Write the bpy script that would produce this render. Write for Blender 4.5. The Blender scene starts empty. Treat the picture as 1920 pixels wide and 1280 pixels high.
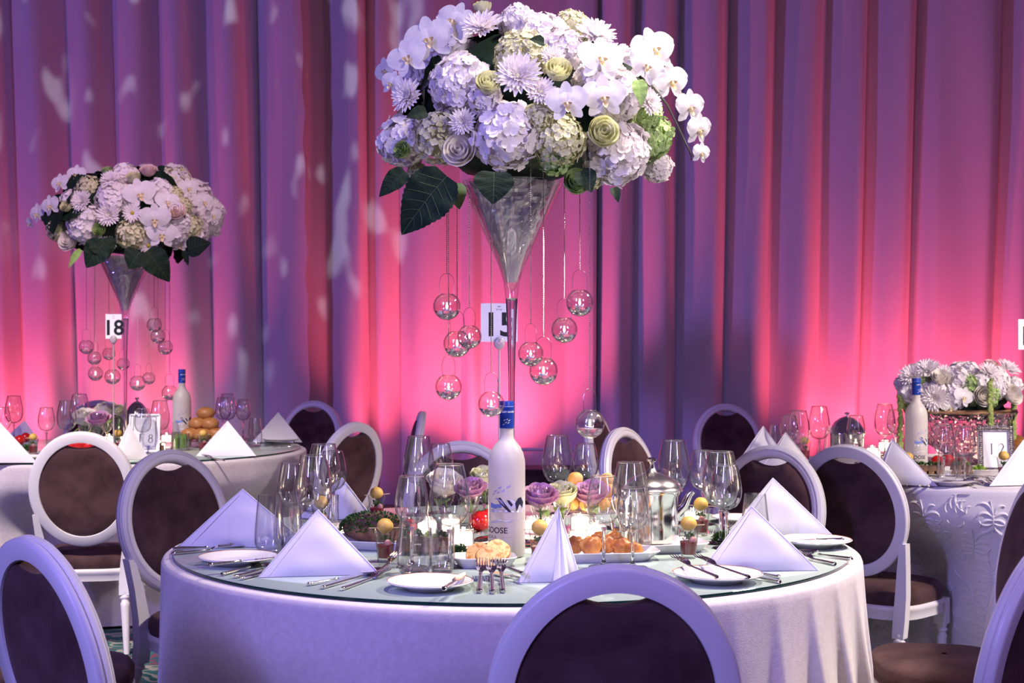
import bpy, bmesh, math, random
from math import sin, cos, pi, sqrt, atan2, radians as R_
from mathutils import Vector, Matrix, Quaternion, noise
random.seed(7)
SC = bpy.context.scene
COL = SC.collection
# ------------------------------------------------------------------ camera
F = 50.0 / 36.0 * 1920          # focal length in pixels of the 1920 frame
HC = 1.345                      # camera height
ZT = 0.80                       # height of the table tops
cam = bpy.data.cameras.new('camera'); cam.lens = 50; cam.sensor_width = 36
cam.clip_start = 0.05; cam.clip_end = 60
camo = bpy.data.objects.new('camera', cam); COL.objects.link(camo)
camo.location = (0, 0, HC); camo.rotation_euler = (pi/2, 0, 0)
cam.dof.use_dof = True; cam.dof.focus_distance = 3.7; cam.dof.aperture_fstop = 9.0
SC.camera = camo
# ------------------------------------------------------------------ world, exposure, lights
wd = bpy.data.worlds.new('room_glow'); SC.world = wd; wd.use_nodes = True
bg = wd.node_tree.nodes['Background']
bg.inputs[0].default_value = (0.34, 0.17, 0.44, 1); bg.inputs[1].default_value = 0.15
vs = SC.view_settings
SC.display_settings.display_device = 'sRGB'
vs.view_transform = 'Standard'; vs.look = 'None'; vs.exposure = 0.0; vs.gamma = 1.0
vs.use_curve_mapping = False
SC.cycles.transparent_max_bounces = 48
SC.cycles.max_bounces = 14; SC.cycles.transmission_bounces = 14; SC.cycles.glossy_bounces = 6
SC.cycles.caustics_reflective = False; SC.cycles.caustics_refractive = False
SC.cycles.sample_clamp_indirect = 4.0

def aim(o, tgt):
    o.rotation_euler = (Vector(tgt) - o.location).to_track_quat('-Z', 'Y').to_euler()
def light(name, kind, loc, tgt, energy, color, size=0.3, spot=None, blend=0.6, sizey=None):
    l = bpy.data.lights.new(name, kind); l.energy = energy; l.color = color
    if kind == 'AREA':
        l.size = size
        if sizey: l.shape = 'RECTANGLE'; l.size_y = sizey
    else:
        l.shadow_soft_size = size
    if kind == 'SPOT':
        l.spot_size = R_(spot); l.spot_blend = blend
    o = bpy.data.objects.new(name, l); COL.objects.link(o); o.location = loc
    if tgt: aim(o, tgt)
    return o
BLUE = (0.32, 0.28, 1.0); WARM = (1.0, 0.86, 0.78); PINK = (1.0, 0.085, 0.16)
# lavender washes from the front, over the tables
def soft(o, deg): o.data.spread = R_(deg); return o
soft(light('lavender_wash', 'AREA', (-2.9, -1.0, 3.4), (-0.1, 3.5, 0.7), 34, BLUE, 0.16, sizey=2.4), 62)
soft(light('lavender_wash', 'AREA', (3.2, -1.2, 3.5), (0.3, 3.5, 0.7), 9, (0.5, 0.32, 1.0), 0.16, sizey=2.0), 62)
# blue wash raking across the drapes from the left, magenta from the right
light('drape_wash', 'SPOT', (-11.0, -0.5, 4.4), (0.3, 10.6, 2.6), 1800, (0.32, 0.20, 1.0), 0.4, 40, 0.5)
light('drape_wash', 'SPOT', (12.0, 3.5, 5.0), (-0.5, 10.6, 2.8), 290, (0.9, 0.13, 0.36), 0.5, 50, 0.5)
# warm ceiling spots on the three tables and the left flowers
light('table_spot', 'SPOT', (3.4, 4.6, 4.2), (0.25, 3.9, 0.9), 1500, WARM, 0.25, 34, 0.7)
light('table_spot', 'SPOT', (-2.6, 3.2, 5.0), (-2.1, 6.5, 0.6), 1700, WARM, 0.2, 27, 0.6)
light('table_spot', 'SPOT', (5.6, 2.7, 4.4), (2.0, 5.7, 0.75), 1900, WARM, 0.2, 34, 0.7)
light('table_spot', 'SPOT', (0.9, 3.0, 4.7), (0.25, 3.58, 0.8), 830, WARM, 0.2, 33, 0.7)
light('flower_spot', 'SPOT', (-0.9, 3.4, 4.4), (-1.98, 7.2, 2.0), 560, (1.0, 0.68, 0.78), 0.2, 18, 0.7)
light('flower_spot', 'SPOT', (3.4, 1.2, 3.5), (1.95, 5.9, 1.12), 520, WARM, 0.2, 12, 0.7)
light('flower_spot', 'SPOT', (2.6, -0.6, 2.9), (0.08, 3.8, 1.85), 520, (1.0, 0.88, 0.84), 0.25, 19, 0.7)
# ------------------------------------------------------------------ helpers
def P(px, py, d):                # the point that stands at distance d behind pixel (px, py)
    return Vector(((px-960)*d/F, d, HC-(py-640)*d/F))
def T(px, py, z=ZT):             # the point of a horizontal plane behind a pixel
    d = F*(HC-z)/(py-640)
    return Vector(((px-960)*d/F, d, z))
class MB:
    def __init__(s): s.V = []; s.Fc = []; s.M = []
    def add(s, vs, fs, m=0, mtx=None):
        b = len(s.V)
        s.V += [tuple(mtx @ Vector(v)) for v in vs] if mtx else [tuple(v) for v in vs]
        s.Fc += [tuple(b+i for i in f) for f in fs]; s.M += [m]*len(fs)
        return s
    def grid(s, fn, nu, nv, cu=False, m=0, mtx=None):
        vs = [fn(i/(nu if cu else nu-1), j/(nv-1)) for j in range(nv) for i in range(nu)]
        fs = []
        for j in range(nv-1):
            for i in range(nu if cu else nu-1):
                i2 = (i+1) % nu
                fs.append((j*nu+i, j*nu+i2, (j+1)*nu+i2, (j+1)*nu+i))
        return s.add(vs, fs, m, mtx)
    def lathe(s, prof, seg=32, m=0, mtx=None, rfn=None):
        vs = []; idx = []
        for (r, z) in prof:
            if r < 1e-6: idx.append([len(vs)]*seg); vs.append((0, 0, z))
            else:
                idx.append(list(range(len(vs), len(vs)+seg)))
                for k in range(seg):
                    a = 2*pi*k/seg; rr = r*(rfn(a, z) if rfn else 1)
                    vs.append((rr*cos(a), rr*sin(a), z))
        fs = []
        for j in range(len(prof)-1):
            A, B = idx[j], idx[j+1]
            for k in range(seg):
                q = [A[k], A[(k+1) % seg], B[(k+1) % seg], B[k]]
                q2 = []
                for x in q:
                    if x not in q2: q2.append(x)
                if len(q2) > 2: fs.append(tuple(q2))
        return s.add(vs, fs, m, mtx)
    def tube(s, pts, r, seg=8, m=0, cap=True, mtx=None, flat=1.0):
        pts = [Vector(p) for p in pts]; n = len(pts)
        rs = r if isinstance(r, (list, tuple)) else [r]*n
        vs = []; up = Vector((0, 0, 1))
        t0 = (pts[1]-pts[0]).normalized()
        if abs(t0.z) > 0.9: up = Vector((0, 1, 0))
        for i in range(n):
            t = (pts[min(i+1, n-1)]-pts[max(i-1, 0)]).normalized()
            a = t.cross(up).normalized(); b = a.cross(t).normalized()
            for k in range(seg):
                th = 2*pi*k/seg
                vs.append(pts[i]+(a*cos(th)+b*sin(th)*flat)*rs[i])
        fs = [(j*seg+k, j*seg+(k+1) % seg, (j+1)*seg+(k+1) % seg, (j+1)*seg+k) for j in range(n-1) for k in range(seg)]
        if cap: fs += [tuple(range(seg)), tuple(range((n-1)*seg, n*seg))]
        return s.add(vs, fs, m, mtx)
    def box(s, c, d, m=0, mtx=None, taper=1.0):
        x, y, z = d[0]/2, d[1]/2, d[2]/2
        vs = [(c[0]+sx*x*(taper if sz > 0 else 1), c[1]+sy*y*(taper if sz > 0 else 1), c[2]+sz*z) for sz in (-1, 1) for sy in (-1, 1) for sx in (-1, 1)]
        return s.add(vs, [(0, 1, 3, 2), (4, 5, 7, 6), (0, 1, 5, 4), (2, 3, 7, 6), (0, 2, 6, 4), (1, 3, 7, 5)], m, mtx)
    def ball(s, c, r, seg=12, rings=8, m=0, lump=0.0, sq=(1, 1, 1), seed=0, freq=2.5):
        vs = [(0, 0, 1)]
        for j in range(1, rings):
            for k in range(seg):
                a = 2*pi*k/seg; b = pi*j/rings
                vs.append((sin(b)*cos(a), sin(b)*sin(a), cos(b)))
        vs.append((0, 0, -1)); out = []
        for v in vs:
            v = Vector(v); q = r*(1+lump*noise.noise(v*freq+Vector((seed*3.1, seed, 0))))
            out.append((c[0]+v.x*q*sq[0], c[1]+v.y*q*sq[1], c[2]+v.z*q*sq[2]))
        fs = []; N = len(vs)-1
        for k in range(seg):
            fs.append((0, 1+k, 1+(k+1) % seg)); b = 1+(rings-2)*seg
            fs.append((N, b+k, b+(k+1) % seg))
            for j in range(rings-2):
                fs.append((1+j*seg+k, 1+j*seg+(k+1) % seg, 1+(j+1)*seg+(k+1) % seg, 1+(j+1)*seg+k))
        return s.add(out, fs, m)
    def mesh(s, name, mats, smooth=True, recalc=True):
        me = bpy.data.meshes.new(name)
        me.from_pydata(s.V, [], s.Fc)
        for m in (mats if isinstance(mats, (list, tuple)) else [mats]): me.materials.append(m)
        me.polygons.foreach_set('material_index', s.M)
        if recalc:
            bm = bmesh.new(); bm.from_mesh(me); bmesh.ops.recalc_face_normals(bm, faces=bm.faces); bm.to_mesh(me); bm.free()
        me.polygons.foreach_set('use_smooth', [bool(smooth)]*len(me.polygons))
        if smooth is True:
            try: me.set_sharp_from_angle(angle=R_(50))
            except Exception: pass
        me.update()
        return me
    def obj(s, name, mats, parent=None, loc=(0, 0, 0), rot=(0, 0, 0), smooth=True, recalc=True):
        return inst(name, s.mesh(name, mats, smooth, recalc), parent, loc, rot)
def inst(name, me, parent=None, loc=(0, 0, 0), rot=(0, 0, 0), scale=None):
    o = bpy.data.objects.new(name, me); COL.objects.link(o)
    if parent: o.parent = parent
    o.location = loc
    if isinstance(rot, Quaternion): o.rotation_mode = 'QUATERNION'; o.rotation_quaternion = rot
    else: o.rotation_euler = rot
    if scale is not None: o.scale = scale if hasattr(scale, '__len__') else (scale,)*3
    return o
def tag(o, label, cat, group=None, kind=None):
    o['label'] = label; o['category'] = cat
    if group: o['group'] = group
    if kind: o['kind'] = kind
    return o
def thing(name, label, cat, loc=(0, 0, 0), rz=0.0, group=None):
    o = bpy.data.objects.new(name, None); COL.objects.link(o)
    o.empty_display_size = 0.02; o.location = loc; o.rotation_euler = (0, 0, rz)
    return tag(o, label, cat, group)
KIDS = {}
def dup(src, label, loc, rz=0.0, group=None, scale=1.0):   # a thing with copies of its parts and sub-parts
    if src.name not in KIDS: KIDS[src.name] = [(c, [g for g in bpy.data.objects if g.parent == c]) for c in bpy.data.objects if c.parent == src]
    r = src.copy(); COL.objects.link(r); r.location = loc; r.rotation_euler = (0, 0, rz)
    r.scale = scale if hasattr(scale, '__len__') else (scale,)*3
    r['label'] = label
    if group: r['group'] = group
    for c, gs in KIDS[src.name]:
        k = c.copy(); COL.objects.link(k); k.parent = r
        for g in gs:
            q = g.copy(); COL.objects.link(q); q.parent = k
    return r
class Maker:                     # the first call moves the prototype itself, later calls copy it
    def __init__(s, fn): s.fn = fn; s.p = None
    def __call__(s, label, loc, rz=0.0, group=None, scale=1.0):
        if s.p is None:
            s.p = s.fn(); o = s.p; o.location = loc; o.rotation_euler = (0, 0, rz)
            o.scale = scale if hasattr(scale, '__len__') else (scale,)*3
            o['label'] = label
            if group: o['group'] = group
            return o
        return dup(s.p, label, loc, rz, group, scale)
# ------------------------------------------------------------------ materials
def nt(name):
    m = bpy.data.materials.new(name); m.use_nodes = True
    n = m.node_tree.nodes; return m, n, m.node_tree.links, n['Principled BSDF']
def mat(name, col, rough=0.5, metal=0.0, col2=None, scale=8.0, bump=0.0, bscale=None, sheen=0.0, spec=0.5, trans=0.0, ior=1.45, sub=0.0, emit=None, es=0.0, detail=4.0, stretch=None, coat=0.0, ramp=(0.35, 0.65), sheentint=None):
    m, n, l, p = nt(name)
    p.inputs['Base Color'].default_value = (*col, 1); p.inputs['Roughness'].default_value = rough
    p.inputs['Metallic'].default_value = metal; p.inputs['Specular IOR Level'].default_value = spec
    p.inputs['IOR'].default_value = ior; p.inputs['Transmission Weight'].default_value = trans
    p.inputs['Sheen Weight'].default_value = sheen; p.inputs['Coat Weight'].default_value = coat
    if sheentint: p.inputs['Sheen Tint'].default_value = (*sheentint, 1)
    if sub: p.inputs['Subsurface Weight'].default_value = sub; p.inputs['Subsurface Radius'].default_value = (0.02, 0.012, 0.01); p.inputs['Subsurface Scale'].default_value = 0.3
    if emit: p.inputs['Emission Color'].default_value = (*emit, 1); p.inputs['Emission Strength'].default_value = es
    if col2 or bump:
        tc = n.new('ShaderNodeTexCoord'); vec = tc.outputs['Object']
        if stretch:
            mp = n.new('ShaderNodeMapping'); mp.inputs['Scale'].default_value = stretch
            l.new(vec, mp.inputs['Vector']); vec = mp.outputs['Vector']
    if col2:
        t = n.new('ShaderNodeTexNoise'); t.inputs['Scale'].default_value = scale; t.inputs['Detail'].default_value = detail
        l.new(vec, t.inputs['Vector'])
        r = n.new('ShaderNodeValToRGB'); r.color_ramp.elements[0].color = (*col, 1); r.color_ramp.elements[1].color = (*col2, 1)
        r.color_ramp.elements[0].position = ramp[0]; r.color_ramp.elements[1].position = ramp[1]
        l.new(t.outputs['Fac'], r.inputs['Fac']); l.new(r.outputs['Color'], p.inputs['Base Color'])
    if bump:
        t = n.new('ShaderNodeTexNoise'); t.inputs['Scale'].default_value = bscale or scale; t.inputs['Detail'].default_value = 3
        l.new(vec, t.inputs['Vector'])
        b = n.new('ShaderNodeBump'); b.inputs['Strength'].default_value = bump; b.inputs['Distance'].default_value = 0.01
        l.new(t.outputs['Fac'], b.inputs['Height']); l.new(b.outputs['Normal'], p.inputs['Normal'])
    return m
def thin_glass(name, tint=(0.97, 0.97, 0.98), edge=(0.45, 0.43, 0.50), gloss=1.0):
    m, n, l, p = nt(name); n.remove(p); out = n['Material Output']
    lw = n.new('ShaderNodeLayerWeight'); lw.inputs['Blend'].default_value = 0.5
    rp = n.new('ShaderNodeValToRGB'); e = rp.color_ramp.elements
    e[0].position = 0.45; e[0].color = (*tint, 1); e[1].position = 1.0; e[1].color = (*edge, 1)
    l.new(lw.outputs['Facing'], rp.inputs['Fac'])
    tr = n.new('ShaderNodeBsdfTransparent'); l.new(rp.outputs['Color'], tr.inputs['Color'])
    gl = n.new('ShaderNodeBsdfGlossy'); gl.inputs['Roughness'].default_value = 0.015; gl.inputs['Color'].default_value = (gloss,)*3+(1,)
    pw = n.new('ShaderNodeMath'); pw.operation = 'POWER'; pw.inputs[1].default_value = 3.6; l.new(lw.outputs['Facing'], pw.inputs[0])
    ma = n.new('ShaderNodeMath'); ma.operation = 'MULTIPLY_ADD'; ma.inputs[1].default_value = 0.62; ma.inputs[2].default_value = 0.09; l.new(pw.outputs[0], ma.inputs[0])
    mx = n.new('ShaderNodeMixShader'); l.new(ma.outputs[0], mx.inputs['Fac'])
    l.new(tr.outputs[0], mx.inputs[1]); l.new(gl.outputs[0], mx.inputs[2]); l.new(mx.outputs[0], out.inputs['Surface'])
    return m
def solid_glass(name, col=(1, 1, 1), ior=1.5, rough=0.0):
    m, n, l, p = nt(name); n.remove(p); out = n['Material Output']
    g = n.new('ShaderNodeBsdfGlass'); g.inputs['Color'].default_value = (*col, 1); g.inputs['IOR'].default_value = ior; g.inputs['Roughness'].default_value = rough
    l.new(g.outputs[0], out.inputs['Surface'])
    return m
def petal_mat(name, c1, c2, tl=0.25, scale=14, bump=0.0):
    m, n, l, p = nt(name); out = n['Material Output']
    tc = n.new('ShaderNodeTexCoord'); t = n.new('ShaderNodeTexNoise'); t.inputs['Scale'].default_value = scale
    l.new(tc.outputs['Object'], t.inputs['Vector'])
    r = n.new('ShaderNodeValToRGB'); r.color_ramp.elements[0].color = (*c1, 1); r.color_ramp.elements[1].color = (*c2, 1)
    r.color_ramp.elements[0].position = 0.38; r.color_ramp.elements[1].position = 0.62
    l.new(t.outputs['Fac'], r.inputs['Fac']); l.new(r.outputs['Color'], p.inputs['Base Color']); p.inputs['Roughness'].default_value = 0.6
    p.inputs['Specular IOR Level'].default_value = 0.2
    ts = n.new('ShaderNodeBsdfTranslucent'); l.new(r.outputs['Color'], ts.inputs['Color'])
    mx = n.new('ShaderNodeMixShader'); mx.inputs[0].default_value = tl
    l.new(p.outputs[0], mx.inputs[1]); l.new(ts.outputs[0], mx.inputs[2]); l.new(mx.outputs[0], out.inputs['Surface'])
    return m
M = {}
M['curtain'] = mat('drape_cloth', (0.70, 0.66, 0.70), 0.85, bump=0.12, bscale=60, spec=0.15, sheen=0.15)
M['cloth'] = mat('table_linen', (0.60, 0.54, 0.56), 0.9, col2=(0.66, 0.60, 0.62), scale=70, bump=0.10, bscale=420, sheen=0.3, spec=0.1)
M['damask'] = mat('damask_linen', (0.76, 0.73, 0.74), 0.55, bump=0.1, bscale=200, spec=0.3, sheen=0.2)
M['napkin'] = mat('napkin_linen', (0.86, 0.84, 0.86), 0.8, bump=0.03, bscale=400, spec=0.15, sheen=0.15)
M['white_paint'] = mat('white_lacquer', (0.82, 0.80, 0.80), 0.32, col2=(0.77, 0.75, 0.75), scale=5, spec=0.5)
M['velvet'] = mat('brown_velvet', (0.046, 0.022, 0.024), 0.85, col2=(0.105, 0.056, 0.056), scale=9, bump=0.15, bscale=150, sheen=0.18, sheentint=(0.85, 0.6, 0.6), spec=0.1)
M['china'] = mat('white_china', (0.84, 0.82, 0.80), 0.15, coat=0.3)
M['gold_line'] = mat('gold_line', (0.42, 0.22, 0.16), 0.3, 0.4)
M['silver'] = mat('polished_silver', (0.86, 0.84, 0.82), 0.12, 1.0)
M['brushed'] = mat('worn_silver', (0.62, 0.60, 0.62), 0.22, 1.0, col2=(0.75, 0.72, 0.72), scale=30)
M['tglass'] = thin_glass('thin_clear_glass')
M['shotglass'] = thin_glass('shot_glass', (0.99, 0.99, 0.99), (0.7, 0.68, 0.7), 0.5)
M['sglass'] = solid_glass('clear_glass', (0.98, 0.98, 0.98))
M['water'] = solid_glass('water', (1, 1, 1), 1.33)
M['crystal'] = solid_glass('crystal', (0.98, 0.95, 0.95), 1.55)
M['globe'] = thin_glass('globe_glass', (0.98, 0.98, 0.98), (0.74, 0.70, 0.72))
M['flame'] = mat('flame', (1, 0.8, 0.5), 0.5, emit=(1.0, 0.80, 0.52), es=26)
M['wax'] = mat('lit_wax', (0.95, 0.9, 0.8), 0.5, emit=(1.0, 0.84, 0.64), es=4.5)
M['chain'] = mat('chain_metal', (0.55, 0.5, 0.5), 0.25, 1.0)
M['leaf'] = mat('dark_leaf', (0.004, 0.014, 0.008), 0.6, col2=(0.008, 0.024, 0.011), scale=18, bump=0.2, bscale=60, spec=0.2)
M['leaf2'] = mat('fresh_leaf', (0.16, 0.30, 0.06), 0.5, col2=(0.30, 0.45, 0.12), scale=25, bump=0.15)
M['vein'] = mat('leaf_vein', (0.05, 0.09, 0.04), 0.5)
M['stem'] = mat('green_stem', (0.16, 0.30, 0.05), 0.45)
M['twig'] = mat('dark_stem', (0.03, 0.03, 0.025), 0.5)
M['pet_white'] = petal_mat('white_petal', (0.86, 0.80, 0.83), (0.92, 0.88, 0.88))
M['pet_green'] = petal_mat('green_white_petal', (0.60, 0.63, 0.32), (0.86, 0.82, 0.64), 0.25, 22)
M['pet_lime'] = petal_mat('lime_petal', (0.30, 0.48, 0.14), (0.55, 0.68, 0.34), 0.2, 16)
M['pet_rose'] = petal_mat('green_rose_petal', (0.74, 0.76, 0.42), (0.88, 0.87, 0.64), 0.2, 10)
M['pet_cream'] = petal_mat('cream_rose_petal', (0.88, 0.82, 0.76), (0.90, 0.87, 0.80), 0.2, 10)
M['pet_mauve'] = petal_mat('mauve_rose_petal', (0.60, 0.30, 0.52), (0.76, 0.48, 0.66), 0.2, 10)
M['pet_blush'] = petal_mat('blush_petal', (0.85, 0.62, 0.60), (0.90, 0.74, 0.70), 0.2, 10)
M['pet_orchid'] = petal_mat('orchid_petal', (0.88, 0.84, 0.88), (0.92, 0.90, 0.91), 0.3, 6)
M['lip'] = mat('orchid_lip', (0.62, 0.45, 0.10), 0.5, col2=(0.80, 0.74, 0.62), scale=40)
M['eye'] = mat('flower_eye', (0.55, 0.40, 0.03), 0.7, col2=(0.30, 0.30, 0.05), scale=60)
M['card'] = mat('white_card', (0.86, 0.85, 0.86), 0.6)
M['ink'] = mat('black_ink', (0.008, 0.008, 0.012), 0.5)
M['plastic'] = mat('clear_plastic', (0.85, 0.80, 0.84), 0.2, trans=0.55)
M['beet'] = mat('beet_jelly', (0.20, 0.002, 0.014), 0.25, col2=(0.30, 0.004, 0.02), scale=40, spec=0.6)
M['potato'] = mat('golden_potato', (0.60, 0.36, 0.06), 0.5, col2=(0.72, 0.48, 0.12), scale=40, bump=0.1)
M['herb'] = mat('herb', (0.02, 0.08, 0.015), 0.6, col2=(0.07, 0.18, 0.03), scale=60)
M['lettuce'] = mat('lettuce', (0.22, 0.42, 0.04), 0.5, col2=(0.42, 0.58, 0.10), scale=50)
M['pink_meat'] = mat('pink_ham', (0.62, 0.24, 0.24), 0.4, col2=(0.72, 0.36, 0.33), scale=30)
M['bamboo'] = mat('bamboo', (0.62, 0.48, 0.32), 0.6)
M['pastry'] = mat('baked_pastry', (0.38, 0.12, 0.03), 0.35, col2=(0.66, 0.30, 0.08), scale=35, bump=0.3, bscale=60)
M['bun'] = mat('bread_bun', (0.34, 0.13, 0.035), 0.45, col2=(0.55, 0.28, 0.10), scale=18)
M['puff'] = mat('fried_puff', (0.74, 0.38, 0.10), 0.5, col2=(0.82, 0.54, 0.22), scale=40, bump=0.25, bscale=70)
M['blini'] = mat('blini', (0.76, 0.48, 0.20), 0.7, col2=(0.52, 0.20, 0.05), scale=90, ramp=(0.48, 0.66))
M['bread'] = mat('brown_bread', (0.14, 0.07, 0.04), 0.8, col2=(0.30, 0.17, 0.10), scale=50, bump=0.3, bscale=90)
M['ham'] = mat('brown_crust', (0.10, 0.05, 0.035), 0.7, col2=(0.24, 0.13, 0.07), scale=40, bump=0.3, bscale=60)
M['tomato'] = mat('red_tomato', (0.60, 0.012, 0.012), 0.2, coat=0.4)
M['carrot'] = mat('orange_garnish', (0.75, 0.28, 0.03), 0.4)
M['frost'] = None
# ------------------------------------------------------------------ the room: floor, back wall, drapes, uplights
def carpet():
    m, n, l, p = nt('patterned_carpet'); p.inputs['Roughness'].default_value = 0.95
    tc = n.new('ShaderNodeTexCoord'); nz = n.new('ShaderNodeTexNoise'); nz.inputs['Scale'].default_value = 3.0
    l.new(tc.outputs['Object'], nz.inputs['Vector'])
    mixv = n.new('ShaderNodeVectorMath'); mixv.operation = 'MULTIPLY_ADD'; mixv.inputs[1].default_value = (0.5, 0.5, 0.5)
    l.new(nz.outputs['Color'], mixv.inputs[0]); l.new(tc.outputs['Object'], mixv.inputs[2])
    vo = n.new('ShaderNodeTexVoronoi'); vo.inputs['Scale'].default_value = 7.0; l.new(mixv.outputs[0], vo.inputs['Vector'])
    r = n.new('ShaderNodeValToRGB'); r.color_ramp.interpolation = 'CONSTANT'
    e = r.color_ramp.elements; e[0].color = (0.01, 0.09, 0.09, 1); e[1].position = 0.3; e[1].color = (0.34, 0.32, 0.28, 1)
    for ps, c in ((0.42, (0.02, 0.13, 0.13, 1)), (0.6, (0.2, 0.04, 0.08, 1)), (0.68, (0.02, 0.08, 0.13, 1))):
        q = e.new(ps); q.color = c
    l.new(vo.outputs['Distance'], r.inputs['Fac']); l.new(r.outputs['Color'], p.inputs['Base Color'])
    return m
def struct(o): o['kind'] = 'structure'; return o
struct(MB().grid(lambda u, v: (-9+18*u, -3+15*v, 0), 10, 10).obj('floor', carpet(), recalc=False))
struct(MB().box((0, 11.45, 2.6), (16, 0.1, 5.2)).obj('wall_back', mat('wall_paint', (0.3, 0.26, 0.3), 0.8), smooth=False))
YC = 10.6
def cx(px): return (px-960)*YC/F
def drape(keys, y0, name, label, wavy=None):
    # keys: (pixel, depth) of alternating valleys and ridges; a left-facing flank, then a right-facing flank
    xs = []
    for (p0, d0), (p1, d1) in zip(keys, keys[1:]):
        n = max(5, min(16, int(abs(p1-p0)/5)))
        for i in range(n):
            t = i/n
            if d1 >= d0: q = d0+(d1-d0)*sin(t*pi/2)**1.15
            else: q = d1+(d0-d1)*cos(t*pi/2)
            xs.append((p0+(p1-p0)*t, q))
    xs.append(keys[-1]); N = len(xs); nz = 26; zt, zb = 5.0, 0.03
    def fn(u, v):
        i = round(u*(N-1)); p, dp = xs[i]; z = zb+(zt-zb)*v
        x = cx(p); x += (2.6-z)*0.010*(-x)*0.9
        w = 0.0
        if wavy and abs(p-wavy) < 14: w = 0.012*sin(z*13)+0.008*sin(z*31+1)
        k = 1+0.10*sin(z*1.3+p*0.05)
        return (x+w, y0-dp*k+0.012*noise.noise(Vector((p*0.02, z*0.8, 0))), z)
    m = MB(); m.grid(fn, N, nz)
    b = len(m.V); th = 0.006
    m.add([(x, y+th, z) for x, y, z in m.V], [tuple(reversed(f)) for f in m.Fc])
    o = m.obj('curtain', M['curtain'], recalc=False)
    return tag(o, label, 'curtain', 'floor length drapes')
A = 0.17
def seq(vr):     # list of valley,ridge,valley,ridge...
    return [(p, 0.0 if i % 2 == 0 else (A*a)) for i, (p, a) in enumerate(vr)]
left = [(-560, 0), (-500, 1), (-450, 0), (-400, 1), (-350, 0), (-290, 1), (-240, 0), (-180, 1), (-130, 0), (-70, 1), (-22, 0), (6, .9), (30, 0), (86, 1.1), (133, 0), (172, 1), (218, 0), (262, .9), (304, 0), (345, 1), (392, 0), (442, 1.05), (486, 0), (560, 1.2), (578, 1.1)]
mid = [(560, .2), (600, 0.0), (606, 0), (676, 1.2), (688, 0), (712, .5), (746, -.2), (800, .75), (862, 0.1), (884, .55), (900, .2), (985, .55), (1060, .35), (1112, .75), (1119, 0.5)]
right = [(1112, -0.5), (1122, 0), (1160, 1), (1191, 0), (1243, 1), (1272, 0), (1335, 1.1), (1364, 0), (1422, 1.1), (1450, 0), (1512, 1), (1546, 0), (1603, 1), (1621, 0), (1685, 1.1), (1712, 0), (1752, 1), (1838, 1.15), (1872, 0), (1914, 1.0), (1950, 0), (2010, 1), (2060, 0), (2120, 1), (2170, 0), (2230, 1), (2290, 0), (2350, 1), (2410, 0), (2470, 1)]
def kk(L): return [(p, a*A) for p, a in L]
drape(kk(left), YC, 'curtain', 'pale drape at the left whose wavy right edge overlaps the next', wavy=575)
drape(kk(mid), YC+0.06, 'curtain', 'pale drape hanging in the middle behind the tall vase')
drape(kk(right), YC+0.02, 'curtain', 'pale drape of many folds hanging at the right')
# pink uplights standing on the floor in front of the drapes
UPM = mat('black_housing', (0.02, 0.018, 0.022), 0.4); UPL = mat('lamp_lens', (1, 0.2, 0.35), 0.3, emit=PINK, es=12)
def uplight(px, label, energy, dist=0.80, spot=104, tx=0.0):
    x = cx(px); y = YC-dist
    t = thing('uplight', label, 'spotlight', (x, y, 0.0), 0, 'pink uplights along the drapes')
    b = MB(); b.box((0, 0, 0.10), (0.30, 0.15, 0.13)); b.box((0, 0, 0.012), (0.34, 0.2, 0.024)); b.obj('housing', UPM, t, smooth=False)
    y2 = MB(); y2.tube([(-0.165, 0, 0.13), (-0.165, 0, 0.03), (-0.155, 0, 0.018), (0.155, 0, 0.018), (0.165, 0, 0.03), (0.165, 0, 0.13)], 0.012); y2.obj('yoke', UPM, t)
    MB().grid(lambda u, v: (-0.13+0.26*u, -0.055+0.11*v, 0.1665), 2, 2).obj('lens', UPL, t, recalc=False)
    light('uplight_beam', 'SPOT', (x, y, 0.20), (x+tx, YC, 1.9), energy, PINK, 0.06, spot, 1.0)
uplight(28, 'pink uplight on the floor behind the left table, far left', 145, dist=.6, spot=88)
uplight(280, 'pink uplight on the floor behind the left vase', 123, dist=.55, spot=76)
uplight(740, 'pink uplight on the floor right of the dark drape gap', 116, dist=.55, spot=76)
uplight(930, 'pink uplight on the floor behind the tall centre vase', 239, dist=.62, spot=96)
uplight(1570, 'pink uplight on the floor left of the crystal bowl', 152, dist=.55, spot=92)
uplight(1795, 'pink uplight on the floor behind the crystal bowl', 196, dist=.6, spot=100)
# gobo projector throwing soft petals of light on the left drapes
def gobo():
    o = light('petal_projector', 'SPOT', (-1.2, 2.2, 4.6), (-2.35, 10.6, 3.0), 900, (0.80, 0.84, 1.0), 0.02, 30, 0.5)
    l = o.data; l.use_nodes = True; n = l.node_tree.nodes; k = l.node_tree.links
    em = n['Emission']; tc = n.new('ShaderNodeTexCoord'); mp = n.new('ShaderNodeMapping')
    mp.inputs['Scale'].default_value = (52, 24, 30); mp.inputs['Rotation'].default_value = (0, 0, 0.35)
    vo = n.new('ShaderNodeTexNoise'); vo.inputs['Scale'].default_value = 1.0; vo.inputs['Detail'].default_value = 0.6
    rp = n.new('ShaderNodeValToRGB'); rp.color_ramp.elements[0].position = 0.63; rp.color_ramp.elements[1].position = 0.72
    k.new(tc.outputs['Normal'], mp.inputs['Vector']); k.new(mp.outputs[0], vo.inputs['Vector'])
    k.new(vo.outputs['Fac'], rp.inputs['Fac']); k.new(rp.outputs['Color'], em.inputs['Color']); em.inputs['Strength'].default_value = 1.0
gobo()
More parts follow.
